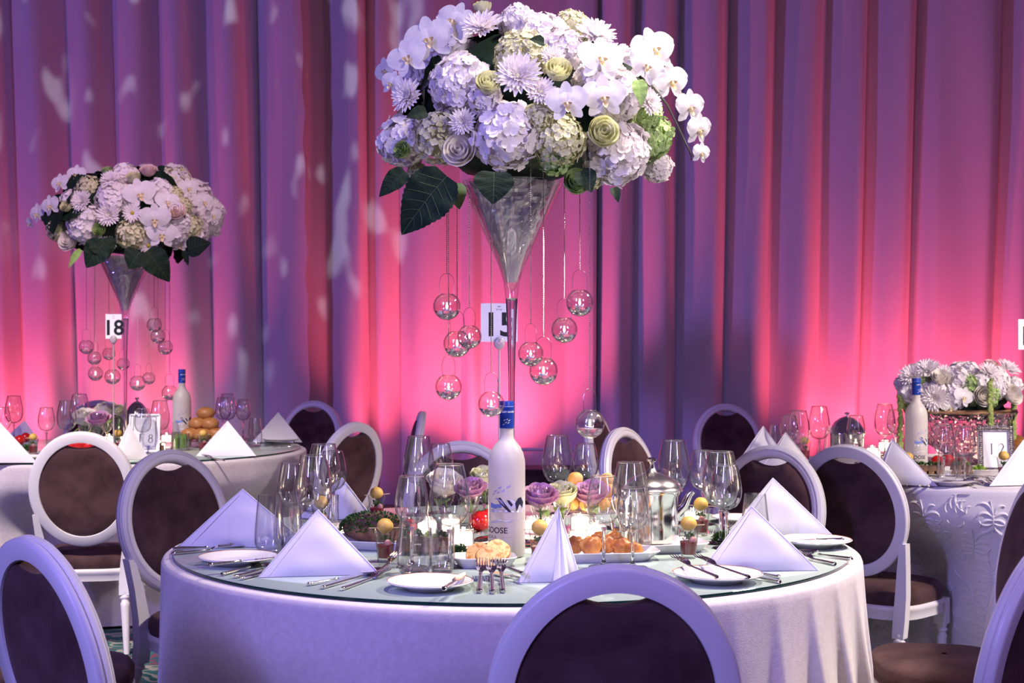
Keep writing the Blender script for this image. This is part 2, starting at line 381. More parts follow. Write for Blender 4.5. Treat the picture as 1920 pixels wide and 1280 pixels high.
# ------------------------------------------------------------------ chairs
CA, CB, CZ, LEAN = 0.225, 0.255, 0.712, 0.20
def lean(x, y, z):               # tilt the back about the seat's rear edge
    dz = z-0.43
    return (x, y*cos(LEAN)-dz*sin(LEAN), 0.43+dz*cos(LEAN)+y*sin(LEAN)+0.003)
def make_chair():
    t = thing('dining_chair', '', 'chair')
    sec = [(-0.046, -0.014), (-0.044, -0.019), (-0.006, -0.021), (-0.001, -0.017), (0, -0.006), (-0.0035, -0.004), (-0.0035, -0.001), (0, 0.001), (0, 0.009), (-0.004, 0.012), (-0.004, 0.016), (-0.010, 0.020), (-0.016, 0.023), (-0.018, 0.018), (-0.021, 0.018), (-0.023, 0.023), (-0.030, 0.025), (-0.038, 0.022), (-0.046, 0.014)]
    n = 96
    def ring(u, v):
        a = 2*pi*u; k = sec[round(v*len(sec)) % len(sec)]
        nx, nz = cos(a)/CA, sin(a)/CB; q = sqrt(nx*nx+nz*nz); nx /= q; nz /= q
        return lean(CA*cos(a)+nx*k[0], k[1], CZ+CB*sin(a)+nz*k[0])
    m = MB(); m.grid(ring, n, len(sec)+1, cu=True); m.obj('back_frame', M['white_paint'], t)
    # upholstered oval with a scooped top that leaves a hand hold under the frame
    ia, ib = CA-0.040, CB-0.040; pts = []
    for i in range(96):
        a = 2*pi*i/96; x, z = ia*cos(a), ib*sin(a)
        if z > 0 and abs(x) < 0.068:
            ze = ib*sqrt(1-(0.068/ia)**2); z = ze-0.004-0.016*(1-(x/0.068)**2)
        pts.append((x, z))
    m = MB()
    for sgn, bul in ((1, 0.030), (-1, 0.012)):
        rows = []
        for s, h in ((1.0, 0.0), (0.985, .45), (0.95, .72), (0.8, .93), (0.5, 1.0), (0.2, 1.0)):
            rows.append([lean(x*s, sgn*(0.006+bul*h), CZ+z*s) for x, z in pts])
        m.grid(lambda u, v: rows[round(v*5)][round(u*96) % 96], 96, 6, cu=True)
        b = len(m.V); m.V.append(lean(0, sgn*(0.006+bul), CZ))
        base = b-96
        for i in range(96): m.Fc.append((base+i, base+(i+1) % 96, b)); m.M.append(0)
    rows = [[lean(x, -0.006, CZ+z) for x, z in pts], [lean(x, 0.006, CZ+z) for x, z in pts]]
    m.grid(lambda u, v: rows[round(v)][round(u*96) % 96], 96, 2, cu=True)
    m.obj('backrest', M['velvet'], t)
    def outl(a, gr=0.0):          # seat outline: rounded trapezoid, bowed front
        e = 0.55; c, s = cos(a), sin(a)
        x = abs(c)**e*(1 if c >= 0 else -1); y = abs(s)**e*(1 if s >= 0 else -1)
        yy = 0.18+(0.18+gr)*y+(0.02*(1-x*x) if y > 0 else 0)
        return ((0.185+0.035*(y+1)/2+gr)*x, yy)
    def seatfn(prof):
        return lambda u, v: (lambda k: (outl(2*pi*u, k[0])[0]*k[2], 0.18+(outl(2*pi*u, k[0])[1]-0.18)*k[2], k[1]))(prof[round(v*(len(prof)-1))])
    sp = [(0, .352, .2), (0, .352, 1), (.006, .372, 1), (.006, .398, 1), (-.004, .414, 1), (0, .423, .9), (0, .429, .7), (0, .432, .35), (0, .432, .04)]
    m = MB(); m.grid(seatfn(sp), 72, len(sp), cu=True); m.obj('seat', M['velvet'], t)
    rp = [(-.03, .355, 1), (.002, .355, 1), (.008, .348, 1), (.008, .336, 1), (.003, .330, 1), (.003, .302, 1), (-.03, .302, 1), (-.03, .355, 1)]
    m = MB(); m.grid(seatfn(rp), 72, len(rp), cu=True); m.obj('seat_rail', M['white_paint'], t)
    turned = [(0.0, 0.0), (.012, 0), (.013, .02), (.019, .19), (.021, .205), (.016, .210), (.015, .218), (.022, .224), (.022, .230), (.015, .236), (.020, .243), (.020, .25)]
    for sx in (-1, 1):
        m = MB(); q = Matrix.Translation((sx*.185, .335, 0))
        m.lathe(turned, 16, mtx=q); m.box((sx*.185, .335, .30), (.046, .046, .10)); m.obj('leg', M['white_paint'], t)
        m = MB(); top = Vector((sx*.170, -.012, .255)); bot = Vector((sx*.192, -.095, 0))
        d = bot-top
        q = Matrix.Translation(bot) @ (-d).to_track_quat('Z', 'Y').to_matrix().to_4x4() @ Matrix.Scale(d.length/0.25, 4, (0, 0, 1))
        m.lathe(turned, 16, mtx=q)
        path = [(sx*.170, -.012, .245), (sx*.170, .0, .31), (sx*.176, .002, .40), (sx*.186, -.012, .50), (sx*.200, -.036, .60)]
        ws = [.022, .0235, .022, .018, .012]
        vs = []
        for (x, y, z), w in zip(path, ws):
            vs += [(x-w, y-.02, z), (x+w, y-.02, z), (x+w, y+.02, z), (x-w, y+.02, z)]
        fs = [(4*j+k, 4*j+(k+1) % 4, 4*j+4+(k+1) % 4, 4*j+4+k) for j in range(4) for k in range(4)]+[(0, 1, 2, 3), (16, 17, 18, 19)]
        m.add(vs, fs); m.obj('leg', M['white_paint'], t)
    return t
chair = Maker(make_chair)
TC = [(0.0, 3.86), (-1.985, 7.27), (1.92, 6.12)]       # table centres
def seat_at(px, d, face, label, grp, scale=1.0):
    p = P(px, 640, d); x, y = p.x, d
    if face in (0, 1, 2): fx, fy = TC[face][0]-x, TC[face][1]-y
    else: fx, fy = cos(R_(face)), sin(R_(face))
    rz = atan2(-fx, fy); q = sqrt(fx*fx+fy*fy)
    return chair(label, (x+0.045*fx/q, y+0.045*fy/q, 0.0), rz, grp, scale)
g0, g1, g2 = 'chairs around the centre table', 'chairs around the left table', 'chairs around the right table'
seat_at(1150, 2.515, 92, 'white oval-backed chair seen from behind at the bottom centre edge', g0)
seat_at(108, 2.86, 44, 'white oval-backed chair seen obliquely in the bottom left corner', g0)
seat_at(1925, 2.86, 137, 'white oval-backed chair cut off by the bottom right corner', g0)
seat_at(1918, 4.15, 176, 'brown-seated oval-backed chair right of the centre table, behind the corner chair', g0)
seat_at(-45, 4.02, 8, 'oval-backed chair cut off by the left edge, behind the corner chair', g0)
seat_at(331, 5.02, -42, 'grooved oval-backed chair behind the leftmost napkin of the centre table', g0)
seat_at(866, 5.46, -84, 'oval-backed chair facing us behind the glasses left of the vodka bottle', g0)
seat_at(1437, 5.22, 232, 'oval-backed chair facing us behind the two right napkins', g0)
seat_at(156, 6.14, 96, 'white lit oval-backed chair seen from behind at the left table', g1)
seat_at(582, 9.2, 250, 'small dark oval-backed chair against the drape right of the left table', g1)
seat_at(650, 6.85, 145, 'oval-backed chair turned away behind the left wine glass cluster', g1)
seat_at(772, 7.9, 186, 'oval-backed chair seen edge-on left of the pink lit drape', g1)
seat_at(186, 9.3, 1, 'far oval-backed chair whose arch shows above the left table roses', g1)
seat_at(1600, 5.36, 2, 'oval-backed chair seen from behind in front of the right table', g2)
seat_at(1366, 8.75, 284, 'far oval-backed chair facing us at the left of the right table', g2)
seat_at(1132, 7.8, 340, 'far oval-backed chair half hidden by the lowest hanging globe', g2)
seat_at(1186, 6.35, 325, 'oval-backed chair turned right behind the silver coffee pot', g2)
# ------------------------------------------------------------------ tables and cloths
def table(i, R, label):
    x, y = TC[i]
    t = thing('round_table', label, 'table', (x, y, 0), 0, 'round banquet tables')
    m = MB(); m.lathe([(0, .755), (R-.02, .755), (R-.012, .76), (R-.012, .782), (R-.02, .787), (0, .787)], 48); m.obj('tabletop', M['bamboo'], t)
    m = MB(); m.lathe([(0, 0), (.30, 0), (.30, .02), (.06, .05), (.045, .1), (.045, .75), (0, .75)], 24); m.obj('pedestal', M['brushed'], t)
table(0, .905, 'round banquet table under the lavender lit cloth in the centre')
table(1, .905, 'round banquet table under the plain cloth at the left')
table(2, .83, 'round banquet table under the damask cloth at the right')
def cloth_r(i, R, a, z, dents, pleat):
    t = max(0.0, (0.788-z)/0.788); tt = min(1, t*3.0)
    r = R+0.018*t+pleat(a)*tt*(0.35+0.65*t)
    x, y = TC[i]
    for (px, py, dep, w) in dents:            # where a chair seat is pushed in
        ca = atan2(py-y, px-x); da = (a-ca+pi) % (2*pi)-pi
        k = math.exp(-(da/w)**4)*(lambda q: q*q*(3-2*q))(min(1, max(0, (0.70-z)/0.25)))
        r -= dep*k
    return r
def cloth(i, R, label, mt, dents, pleat, top):
    x, y = TC[i]; m = MB(); N = 840 if i == 0 else 360
    zs = [top-.0, top-.002, top-.006, top-.014, top-.03]+[top-.03-(top-.045)*k/22 for k in range(1, 23)]
    offs = [-.020, -.010, -.003, 0, 0]
    def fn(u, v):
        k = round(v*(len(zs)-1)); a = 2*pi*u
        r = (R+offs[k]+ (0 if k < 3 else 0)) if k < 4 else cloth_r(i, R, a, zs[k], dents, pleat)
        return (x+r*cos(a), y+r*sin(a), zs[k])
    m.grid(fn, N, len(zs), cu=True)
    b = len(m.V); m.V.append((x, y, top))
    for k in range(N): m.Fc.append((k, (k+1) % N, b)); m.M.append(0)
    o = m.obj('tablecloth', mt, recalc=True, smooth=2)
    return tag(o, label, 'tablecloth', 'floor length tablecloths')
def ang(i, px, d): p = P(px, 640, d); return atan2(p.y-TC[i][1], p.x-TC[i][0])
def pl0(a):
    # crisp pleats front right, soft waves front left
    w = 0.5+0.5*sin((a+1.15)*1.0); r = 0.004*sin(9*a)+0.003*sin(17*a+1)
    for c, wd, h in ((-1.02, .055, .018), (-.88, .05, .030), (-.74, .045, .040), (-.60, .04, .040), (-.44, .045, .036), (-.28, .05, .022), (.2, .1, .03), (.6, .1, .03), (1.3, .1, .03), (2.2, .1, .03), (2.9, .1, .03), (-2.75, .07, .022), (-2.45, .10, .016), (-2.15, .12, .012)):
        d = (a-c+pi) % (2*pi)-pi
        if d > 0: r += 1.5*h*math.exp(-(d/wd/1.9)**2)
        else: r += 1.5*h*math.exp(-(d/wd*2.6)**2)
    return r
cloth(0, .925, 'plain pale tablecloth with pleats at its right over the centre table', M['cloth'], [(P(1150, 640, 2.54).x, 2.54, .09, .35), (P(108, 640, 2.86).x, 2.86, .09, .35)], pl0, .791)
def pl1(a): return 0.010*sin(11*a)+0.012*max(0, sin(19*a+.5))**3+0.024*math.exp(-((a+.75)/.05)**2)+0.026*math.exp(-((a+.55)/.04)**2)+.022*math.exp(-((a+.9)/.04)**2)+.02*math.exp(-((a+1.05)/.04)**2)
cloth(1, .925, 'plain pale tablecloth over the left table', M['cloth'], [(P(156, 640, 6.1).x, 6.1, .30, .55), (P(650, 640, 6.85).x, 6.85, .20, .5)], pl1, .791)
def pl2(a): return 0.030*sin(7*a+.5)+0.016*sin(13*a+1)
D2 = [(P(1600, 640, 5.36).x, 5.36, .36, .50)]
cloth(2, .85, 'white damask tablecloth with raised scrolls over the right table', M['damask'], D2, pl2, .797)
# raised acanthus scrolls woven into the damask cloth
def damask():
    m = MB(); random.seed(5); R = .85
    def curl(a0, z0, ang0, L, turn, w):
        pts = []; a, z, h = a0, z0, ang0
        n = 9
        for k in range(n+1):
            pts.append((a, z)); st = L/n
            a += st*cos(h)/R; z += st*sin(h); h += turn/n*(0.5+k/n)
        vs = []; fs = []
        for k, (a, z) in enumerate(pts):
            q, q2 = pts[min(k+1, n)], pts[max(k-1, 0)]
            ta, tz = (q[0]-q2[0])*R, q[1]-q2[1]; q = sqrt(ta*ta+tz*tz) or 1
            na, nz = -tz/q, ta/q; ww = w*sin(pi*min(1, (k+.6)/(n+.8)))**.7
            for s, off in ((-1, .0008), (0, .0055), (1, .0008)):
                aa, zz = a+na*ww*s/R, min(.776, max(.03, z+nz*ww*s)); r = cloth_r(2, R, aa, zz, D2, pl2)+off
                vs.append((TC[2][0]+r*cos(aa), TC[2][1]+r*sin(aa), zz))
        for k in range(n):
            for s in range(2): fs.append((k*3+s, k*3+s+1, k*3+s+4, k*3+s+3))
        m.add(vs, fs)
    U = random.uniform
    for row in range(7):
        for col in range(23):
            a0 = -pi*1.02+col*0.147+(0.073 if row % 2 else 0)+U(-.015, .015); z0 = .755-row*.108+U(-.015, .015)
            if (row+col) % 2 == 0:                       # palmette
                for sx in (1, -1):
                    b = (lambda h: h if sx > 0 else pi-h)
                    for k in range(5):
                        h = 1.35-k*.62; curl(a0+sx*.004, z0-.05-.012*k, b(h), U(.05, .075), -2.2*sx*(1 if k < 3 else -1), .0085)
                curl(a0, z0-.12, pi/2, .12, .3, .0045)
            else:                                        # running scroll with leaflets
                sx = random.choice((1, -1)); h0 = U(-.6, .6)+(0 if sx > 0 else pi)
                curl(a0-sx*.05, z0-.06, h0, .15, 4.2*sx, .0075)
                for k in range(5): curl(a0-sx*(.05-.02*k), z0-.06+U(-.02, .02), h0+sx*(.9-.1*k), U(.035, .06), 2.4*sx, .0075)
                curl(a0+sx*.03, z0-.09, h0+pi*.8, .09, -3.4*sx, .007)
    o = m.obj('damask_scrolls', M['damask'], bpy.data.objects['tablecloth.002'], recalc=True)
    o['kind'] = 'stuff'
damask()
def mirror_glass():
    m, n, l, p = nt('mirror_glass'); n.remove(p); out = n['Material Output']
    d = n.new('ShaderNodeBsdfDiffuse'); d.inputs['Color'].default_value = (0.48, 0.60, 0.54, 1)
    g = n.new('ShaderNodeBsdfGlossy'); g.inputs['Color'].default_value = (0.88, 0.97, 0.93, 1); g.inputs['Roughness'].default_value = 0.012
    f = n.new('ShaderNodeFresnel'); f.inputs['IOR'].default_value = 6.0
    x = n.new('ShaderNodeMixShader'); l.new(f.outputs[0], x.inputs[0]); l.new(d.outputs[0], x.inputs[1]); l.new(g.outputs[0], x.inputs[2]); l.new(x.outputs[0], out.inputs['Surface'])
    return m
M['mirror'] = mirror_glass(); M['glass_edge'] = mat('green_glass_edge', (0.006, 0.035, 0.03), 0.15)
def glass_top(i, R, label):
    m = MB(); m.lathe([(0, .7925), (R, .7925)], 128, 1); m.lathe([(R, .7925), (R, .799)], 128, 1); m.lathe([(R, .799), (R-.001, .80), (0, .80)], 128, 0)
    o = m.obj('glass_top', [M['mirror'], M['glass_edge']], loc=(TC[i][0], TC[i][1], 0))
    tag(o, label, 'glass top', 'round glass table tops')
glass_top(0, .895, 'round mirror-like glass plate with dark green edge on the centre table')
glass_top(1, .895, 'round glass plate with dark edge on the left table')
# ------------------------------------------------------------------ glassware
def wine(H, rim, mx, bowl, foot, name, cat='wine glass'):
    # H height, bowl = height where the bowl starts
    def fn():
        t = thing(name, '', cat)
        bh = H-bowl; pr = []
        for k in range(13):
            v = k/12
            if v < .42: r = mx*sqrt(max(0, 1-((.42-v)/.42)**2))**.9
            else: w = (v-.42)/.58; r = mx+(rim-mx)*(w*w*(1.6-.6*w))
            pr.append((max(r, .004 if k == 0 else 0), bowl+bh*v))
        outer = [(0, bowl-.002)]+pr; inner = [(max(r-.0011, 0), z+(.0012 if k == 0 else 0)) for k, (r, z) in enumerate(pr)]
        inner = [(r if k else 0, z+.002*(k == 0)) for k, (r, z) in enumerate(inner)]
        m = MB(); m.lathe(outer+[(rim-.0005, H+.0004)]+inner[::-1], 40); bo = m.obj('bowl', M['tglass'], t)
        m = MB(); m.lathe([(rim-.0006+.0011*cos(2*pi*k/8), H+.0011*sin(2*pi*k/8)) for k in range(9)], 40); m.obj('rim', M['sglass'], bo)
        m = MB(); m.lathe([(0, 0), (foot, .0004), (foot, .0018), (foot*.5, .0045), (.008, .008), (.0042, .016), (.0036, bowl*.5), (.0040, bowl-.014), (.0075, bowl-.004), (0, bowl-.0021)], 28); m.obj('stem', M['sglass'], t)
        return t
    return Maker(fn)
red_glass = wine(.247, .034, .049, .093, .041, 'red_wine_glass')
white_glass = wine(.219, .0295, .041, .100, .037, 'white_wine_glass')
def mk_tumbler(H=.150, rt=.0285, rm=.0385):
    def fn():
        t = thing('tumbler', '', 'tumbler')
        o = [(0, 0), (rm*.62, 0), (rm*.80, .006), (rm*.97, .025), (rm, .042), (rm*.96, .07), ((rm+rt)/2*.99, .11), (rt, H)]
        i = [(r-.0013, z) for r, z in o[3:]][::-1]+[(rm*.72, .012), (0, .011)]
        m = MB(); m.lathe([(r, z) for r, z in o]+i, 40); m.obj('bowl', M['tglass'], t)
        m = MB(); m.lathe([(0, .001), (rm*.60, .001), (rm*.78, .0065), (rm*.70, .0115), (0, .0105)], 28); m.obj('base', M['sglass'], t)
        return t
    return Maker(fn)
tumbler = mk_tumbler(); small_tumbler = mk_tumbler(.092, .0285, .030)
def by_rim(px, py, H): d = F*(HC-ZT-H)/(py-640); return ((px-960)*d/F, d, ZT+.0006)
gw0, gw1, gw2 = 'wine glasses on the centre table', 'wine glasses on the left table', 'wine glasses on the right table'
for px, py, k, s, lb in (
    (587, 854, 'r', 1, 'large wine glass in front of the left cluster, behind the second napkin'),
    (607, 833, 'r', 1, 'tallest rear wine glass of the left cluster on the centre table'),
    (548, 868, 'w', 1, 'narrow wine glass at the left end of the left cluster'),
    (624, 846, 'w', 1, 'narrow wine glass at the right end of the left cluster'),
    (785, 818, 'r', 1, 'tall wine glass before the edge-on chair, left of the bottle'),
    (826, 832, 'w', 1, 'narrow wine glass before the arch of the chair facing us'),
    (772, 893, 'w', 1, 'wine glass left of the large one and behind the small front plate'),
    (843, 871, 'r', 1, 'large wine glass standing just left of the vodka bottle'),
    (1045, 817, 'r', 1, 'large wine glass behind the roses right of the vodka bottle'),
    (1098, 832, 'w', 1, 'narrow wine glass behind the mauve rose, against the pink drape'),
    (1132, 893, 'w', 1, 'wine glass before the pastries, left of the coffee pot'),
    (1182, 867, 'r', .97, 'wine glass whose bowl overlaps the coffee pot lid'),
    (1263, 826, 'r', 1, 'tallest wine glass just right of the coffee pot'),
    (1318, 845, 'w', 1, 'wine glass between the tallest one and the right pair'),
    (1351, 847, 'r', 1, 'large wine glass of the pair left of the right napkins'),
    (1362, 872, 'w', 1, 'smaller wine glass of the pair left of the right napkins')):
    mk = red_glass if k == 'r' else white_glass
    mk(lb, by_rim(px, py, (.247 if k == 'r' else .219)*s), 0, gw0, s)
pq = T(1186, 1064); white_glass('short wine glass in front of the coffee pot', (pq.x, pq.y, ZT+.0006), 0, gw0, (.96, .96, .875))
for px, py, k, lb in (
    (26, 742, 'r', 'large wine glass at the left end of the left table'),
    (4, 764, 'w', 'wine glass cut by the left picture edge'),
    (87, 764, 'w', 'narrow wine glass before the pink drape on the left table'),
    (125, 751, 'r', 'large wine glass left of the white roses on the left table'),
    (149, 739, 'R', 'rear wine glass behind the white roses of the left table'),
    (268, 766, 'w', 'wine glass in front of the framed 18 card'),
    (300, 751, 'r', 'large wine glass between framed card and left vodka bottle'),
    (418, 745, 'W', 'wine glass right of the bun pile on the left table'),
    (427, 738, 'r', 'tall wine glass behind the lit napkin of the left table'),
    (456, 749, 'w', 'rightmost wine glass of the left table')):
    mk = red_glass if k in 'rR' else white_glass; s = 1.07 if k in 'RW' else 1
    mk(lb, by_rim(px, py, (.247 if k in 'rR' else .219)*s), 0, gw1, s)
for px, py, k, lb in (
    (1479, 779, 'w', 'leftmost wine glass of the right table'),
    (1497, 770, 'r', 'second wine glass from the left on the right table'),
    (1536, 762, 'r', 'tall wine glass left of the silver dome on the right table'),
    (1605, 779, 'w', 'wine glass just right of the silver dome'),
    (1659, 758, 'r', 'tall wine glass left of the hanging green tassel'),
    (1679, 768, 'w', 'wine glass beside the left rim of the crystal bowl'),
    (1770, 797, 'w', 'wine glass right of the vodka bottle on the right table'),
    (1809, 800, 'w', 'wine glass in front of the crystal bowl, beside the ornate frame')):
    mk = red_glass if k == 'r' else white_glass
    mk(lb, by_rim(px, py, .247 if k == 'r' else .219), 0, gw2)
def on_t(px, py, z=ZT): p = T(px, py, z); return (p.x, p.y, z+.0006)
tumbler('tall tumbler between the two left napkins', on_t(505, 1037), 0, 'tumblers on the centre table')
tumbler('tall tumbler behind the left wine glass cluster', on_t(540, 1031), 0, 'tumblers on the centre table')
tumbler('wide tall tumbler behind the small front plate', on_t(777, 1078), 0, 'tumblers on the centre table', (1.08, 1.08, 1))
small_tumbler('small water glass right of the wide tall tumbler', on_t(829, 1077), 0, 'small water glasses')
small_tumbler('small water glass left of the coffee pot foot', on_t(1180, 1042), 0, 'small water glasses', .85)
small_tumbler('small water glass at the coffee pot foot', on_t(1207, 1040), 0, 'small water glasses', (.7, .7, .9))
tumbler('tall tumbler behind the right front napkin', on_t(1416, 1020), 0, 'tumblers on the centre table', (1, 1, .9))
small_tumbler('small water glass behind the left cluster of wine glasses', on_t(618, 992), 0, 'small water glasses', .9)
tumbler('tall tumbler left of the pale far napkin on the left table', on_t(478, 838), 0, 'tumblers on the left table')
tumbler('tumbler at the left end of the right table', on_t(1455, 857), 0, 'tumblers on the right table')
tumbler('tumbler before the silver dome on the right table', on_t(1560, 860), 0, 'tumblers on the right table')
tumbler('wide tumbler before the tomatoes on the right table', on_t(1776, 905), 0, 'tumblers on the right table', (1.05, 1.05, .95))
small_tumbler('small water glass right of the wide tumbler on the right table', on_t(1806, 901), 0, 'small water glasses')
# ------------------------------------------------------------------ china
def plate_fn(r):
    def fn():
        t = thing('side_plate', '', 'plate')
        m = MB(); m.lathe([(0, 0), (r*.55, 0), (r*.58, .003), (r*.64, .007), (r*.99, .0175), (r, .019), (r*.985, .0205), (r*.68, .0105), (r*.62, .0075), (0, .007)], 48); m.obj('dish', M['china'], t)
        m = MB(); m.lathe([(r*.965, .0198), (r*.968, .0203), (r*.985, .0211), (r*.988, .0206)], 48); m.obj('rim_line', M['gold_line'], t)
        return t
    return fn
plate = Maker(plate_fn(.098))
gp = 'side plates'
plate('side plate with a butter knife left of the second napkin', on_t(446, 1057), 0, gp)
plate('empty side plate at the front edge left of the blini', on_t(806, 1104), 0, gp, .98)
plate('side plate under forks behind the front chair', on_t(1345, 1090), 0, gp, 1.05)
plate('side plate at the right end of the centre table', on_t(1528, 1024), 0, gp, 1.0)
plate('side plate left of the rear right napkin', on_t(1382, 978), 0, gp, .8)
plate('small side plate left of the herb loaf', on_t(660, 995), 0, gp, .8)
plate('side plate before the pale far napkin of the left table', on_t(528, 829), 0, gp, 1.0)
plate('white side plate at the front of the right table', on_t(1780, 909), 0, gp, .95)
plate('side plate left of the white chair on the left table', on_t(50, 862), 0, gp, .9)
def platter(name, label, px, py, a, b, rz, grp=None, z=ZT):
    def sup(th, k): 
        e = .5; c, s = cos(th), sin(th)
        return (a*k*abs(c)**e*(1 if c > 0 else -1), b*k*abs(s)**e*(1 if s > 0 else -1))
    pr = [(.02, 0), (.80, 0), (.84, .004), (.97, .020), (1, .023), (.985, .025), (.83, .009), (.78, .006), (.02, .006)]
    m = MB(); m.grid(lambda u, v: (*sup(2*pi*u, pr[round(v*8)][0]), pr[round(v*8)][1]), 64, 9, cu=True)
    b0 = len(m.V)-64; m.Fc.append(tuple(range(b0, b0+64))); m.M.append(0); m.Fc.append(tuple(range(64))); m.M.append(0)
    o = m.obj(name, M['china'], loc=on_t(px, py, z), rot=(0, 0, rz)); tag(o, label, 'platter', grp); return o
gpl = 'white serving platters'
platter('platter', 'long white platter holding herb loaf and sandwiches', 745, 1027, .19, .085, -.28, gpl)
platter('platter', 'small square white plate of blini before the bottle', 908, 1060, .078, .058, .12, gpl)
platter('platter', 'white platter of glazed pastries behind the front chair', 1120, 1048, .155, .075, .1, gpl)
platter('platter', 'white platter under the silver coffee pot', 1240, 1032, .12, .075, .2, gpl)
platter('platter', 'long white platter with garnished sandwiches on the right table', 1775, 889, .25, .085, 0, gpl)
# ------------------------------------------------------------------ napkins: folded cloth pyramids
def napkin(label, px, py, w, h, rz, grp, lp=0.0, seed=0, dep=.40, band=False):
    t = thing('napkin', label, 'napkin', on_t(px, py), rz, grp)
    W = w/2; ap = Vector((lp*W, .035, h)); Lf = Vector((-W, 0, 0)); Rt = Vector((W, 0, 0)); Bk = Vector((lp*W*.4, w*dep, 0))
    def side(A, B, C, off, bulge, n=12, sd=0):
        nrm = (B-A).cross(C-A).normalized()
        vs = []; ids = {}
        for i in range(n+1):
            for j in range(n+1-i):
                u, v = i/n, j/n; w0 = 1-u-v
                p = A*w0+B*u+C*v
                e = 27*max(0, u*v*w0); f = noise.noise(Vector((p.x*9+sd, p.z*9, p.y*9+seed)))
                p = p+nrm*(off+bulge*min(1, e*1.6)+.0035*f*min(1, e*4))
                p.z = max(p.z, .0005)
                ids[i, j] = len(vs); vs.append(p)
        fs = []
        for i in range(n):
            for j in range(n-i):
                fs.append((ids[i, j], ids[i+1, j], ids[i, j+1]))
                if i+j < n-1: fs.append((ids[i+1, j], ids[i+1, j+1], ids[i, j+1]))
        return vs, fs
    m = MB()
    for A, B, C, bl in ((ap, Lf, Rt, .008), (ap, Rt, Bk, .006), (ap, Bk, Lf, .006)): m.add(*side(A, B, C, 0, bl))
    m.add([Lf, Rt, Bk], [(0, 2, 1)])
    m.obj('folded_cloth', M['napkin'], t)
    # the rolled edges and, on the front, the edge of the second ply
    for s, E in ((-1, Lf), (1, Rt)):
        mm = MB(); mm.tube([ap.lerp(E, i/10) for i in range(11)], [.0011+.0007*sin(pi*i/10) for i in range(11)], 8); mm.obj('hem', M['napkin'], t)
    mm = MB(); q = (Rt-Lf)*.075; mm.tube([ap.lerp(Lf, .10+.86*i/10)+q*(.35+.65*i/10)+Vector((0, -.0012-.004*sin(pi*i/10), 0)) for i in range(11)], .0013, 6); mm.obj('ply_edge', M['napkin'], t)
    if band:                                      # the folded edges hanging over the front, one strip over another
        for k, (f0, f1, off) in enumerate(((.10, .42, .006), (.34, .62, .011))):
            def strip(u, v):
                p = ap.lerp(Vector((W*(f0+(f1-f0)*u), 0, 0)), v*.97)
                return p+Vector((0, -.005-off*(.4+.6*v)-.004*sin(pi*u), .001))
            mm = MB(); mm.grid(strip, 7, 10); mm.obj('folded_strip', M['napkin'], t)
    return t
gn = 'folded napkin pyramids'
napkin('blue lit napkin pyramid at the left end of the centre table', 460, 1026, .36, .150, -.10, gn, -.1, 1, .26)
napkin('white napkin pyramid in front of the left wine glasses', 599, 1080, .280, .150, .16, gn, -.02, 2)
napkin('shaded napkin pyramid behind the left wine glasses', 630, 974, .25, .125, -.25, gn, .05, 3)
napkin('narrow napkin pyramid at the centre, its folded edge towards us', 1030, 1092, .145, .165, .10, gn, .35, 4, .9, True)
napkin('white napkin pyramid at the front right of the centre table', 1424, 1071, .285, .150, .06, gn, -.08, 5)
napkin('white napkin pyramid behind the front right one', 1462, 1006, .30, .160, -.06, gn, -.1, 6)
napkin('brightly lit napkin pyramid of the left table', 424, 855, .285, .165, .0, gn, .0, 7)
napkin('dim napkin pyramid at the right end of the left table', 520, 829, .27, .160, -.05, gn, -.02, 8)
napkin('napkin pyramid between the two near chairs of the left table', 245, 862, .17, .165, .5, gn, 0, 9)
napkin('large napkin pyramid cut by the left picture edge', -2, 868, .33, .21, .1, gn, -.2, 10)
napkin('small napkin pyramid behind the cherry tomatoes', 40, 822, .2, .10, -.2, gn, 0, 16)
napkin('napkin pyramid at the left end of the right table', 1432, 872, .24, .17, -.1, gn, 0, 11)
napkin('napkin pyramid behind the chair seen from behind, right table', 1478, 886, .24, .165, -.2, gn, -.1, 12)
napkin('napkin pyramid before the vodka bottle on the right table', 1696, 910, .24, .175, -.3, gn, -.4, 13)
napkin('napkin pyramid at the right picture edge', 1912, 910, .25, .17, .2, gn, .3, 14)
# ------------------------------------------------------------------ cutlery
def handle(m, L, r=.0042):
    m.tube([(0, 0, .004), (.004, 0, .004), (.012, 0, .004), (L*.5, 0, .0042), (L*.86, 0, .0046), (L*.93, 0, .0048), (L, 0, .005)], [r*.9, r*1.5, r*1.25, r*1.1, r*.72, r*1.1, r*.62], 10, flat=.75)
def mk_fork():
    m = MB(); handle(m, .125)
    m.grid(lambda u, v: (.122+.036*v, (u-.5)*(.006+.018*sin(pi/2*min(1, v*1.25))), .005+.007*sin(pi*v*.5)-.002*(1-abs(2*u-1))), 7, 8)
    for k in range(4):
        y = (k-1.5)*.0058
        m.tube([(.154, y, .0115), (.168, y*1.03, .0122), (.184, y*1.05, .0115), (.198, y*1.05, .0150)], [.0021, .0019, .0016, .0008], 6)
    return tag(m.obj('fork', M['silver']), '', 'fork')
def mk_knife():
    m = MB(); handle(m, .105)
    m.grid(lambda u, v: (.104+.108*v, (u-.5)*.019*sin(pi*min(.97, v*.62+.30))+.003*v, .0052+.0004*(1-abs(2*u-1))), 3, 12)
    m.grid(lambda u, v: (.104+.108*v, (u-.5)*.019*sin(pi*min(.97, v*.62+.30))+.003*v, .0042), 3, 12)
    return tag(m.obj('knife', M['silver']), '', 'knife')
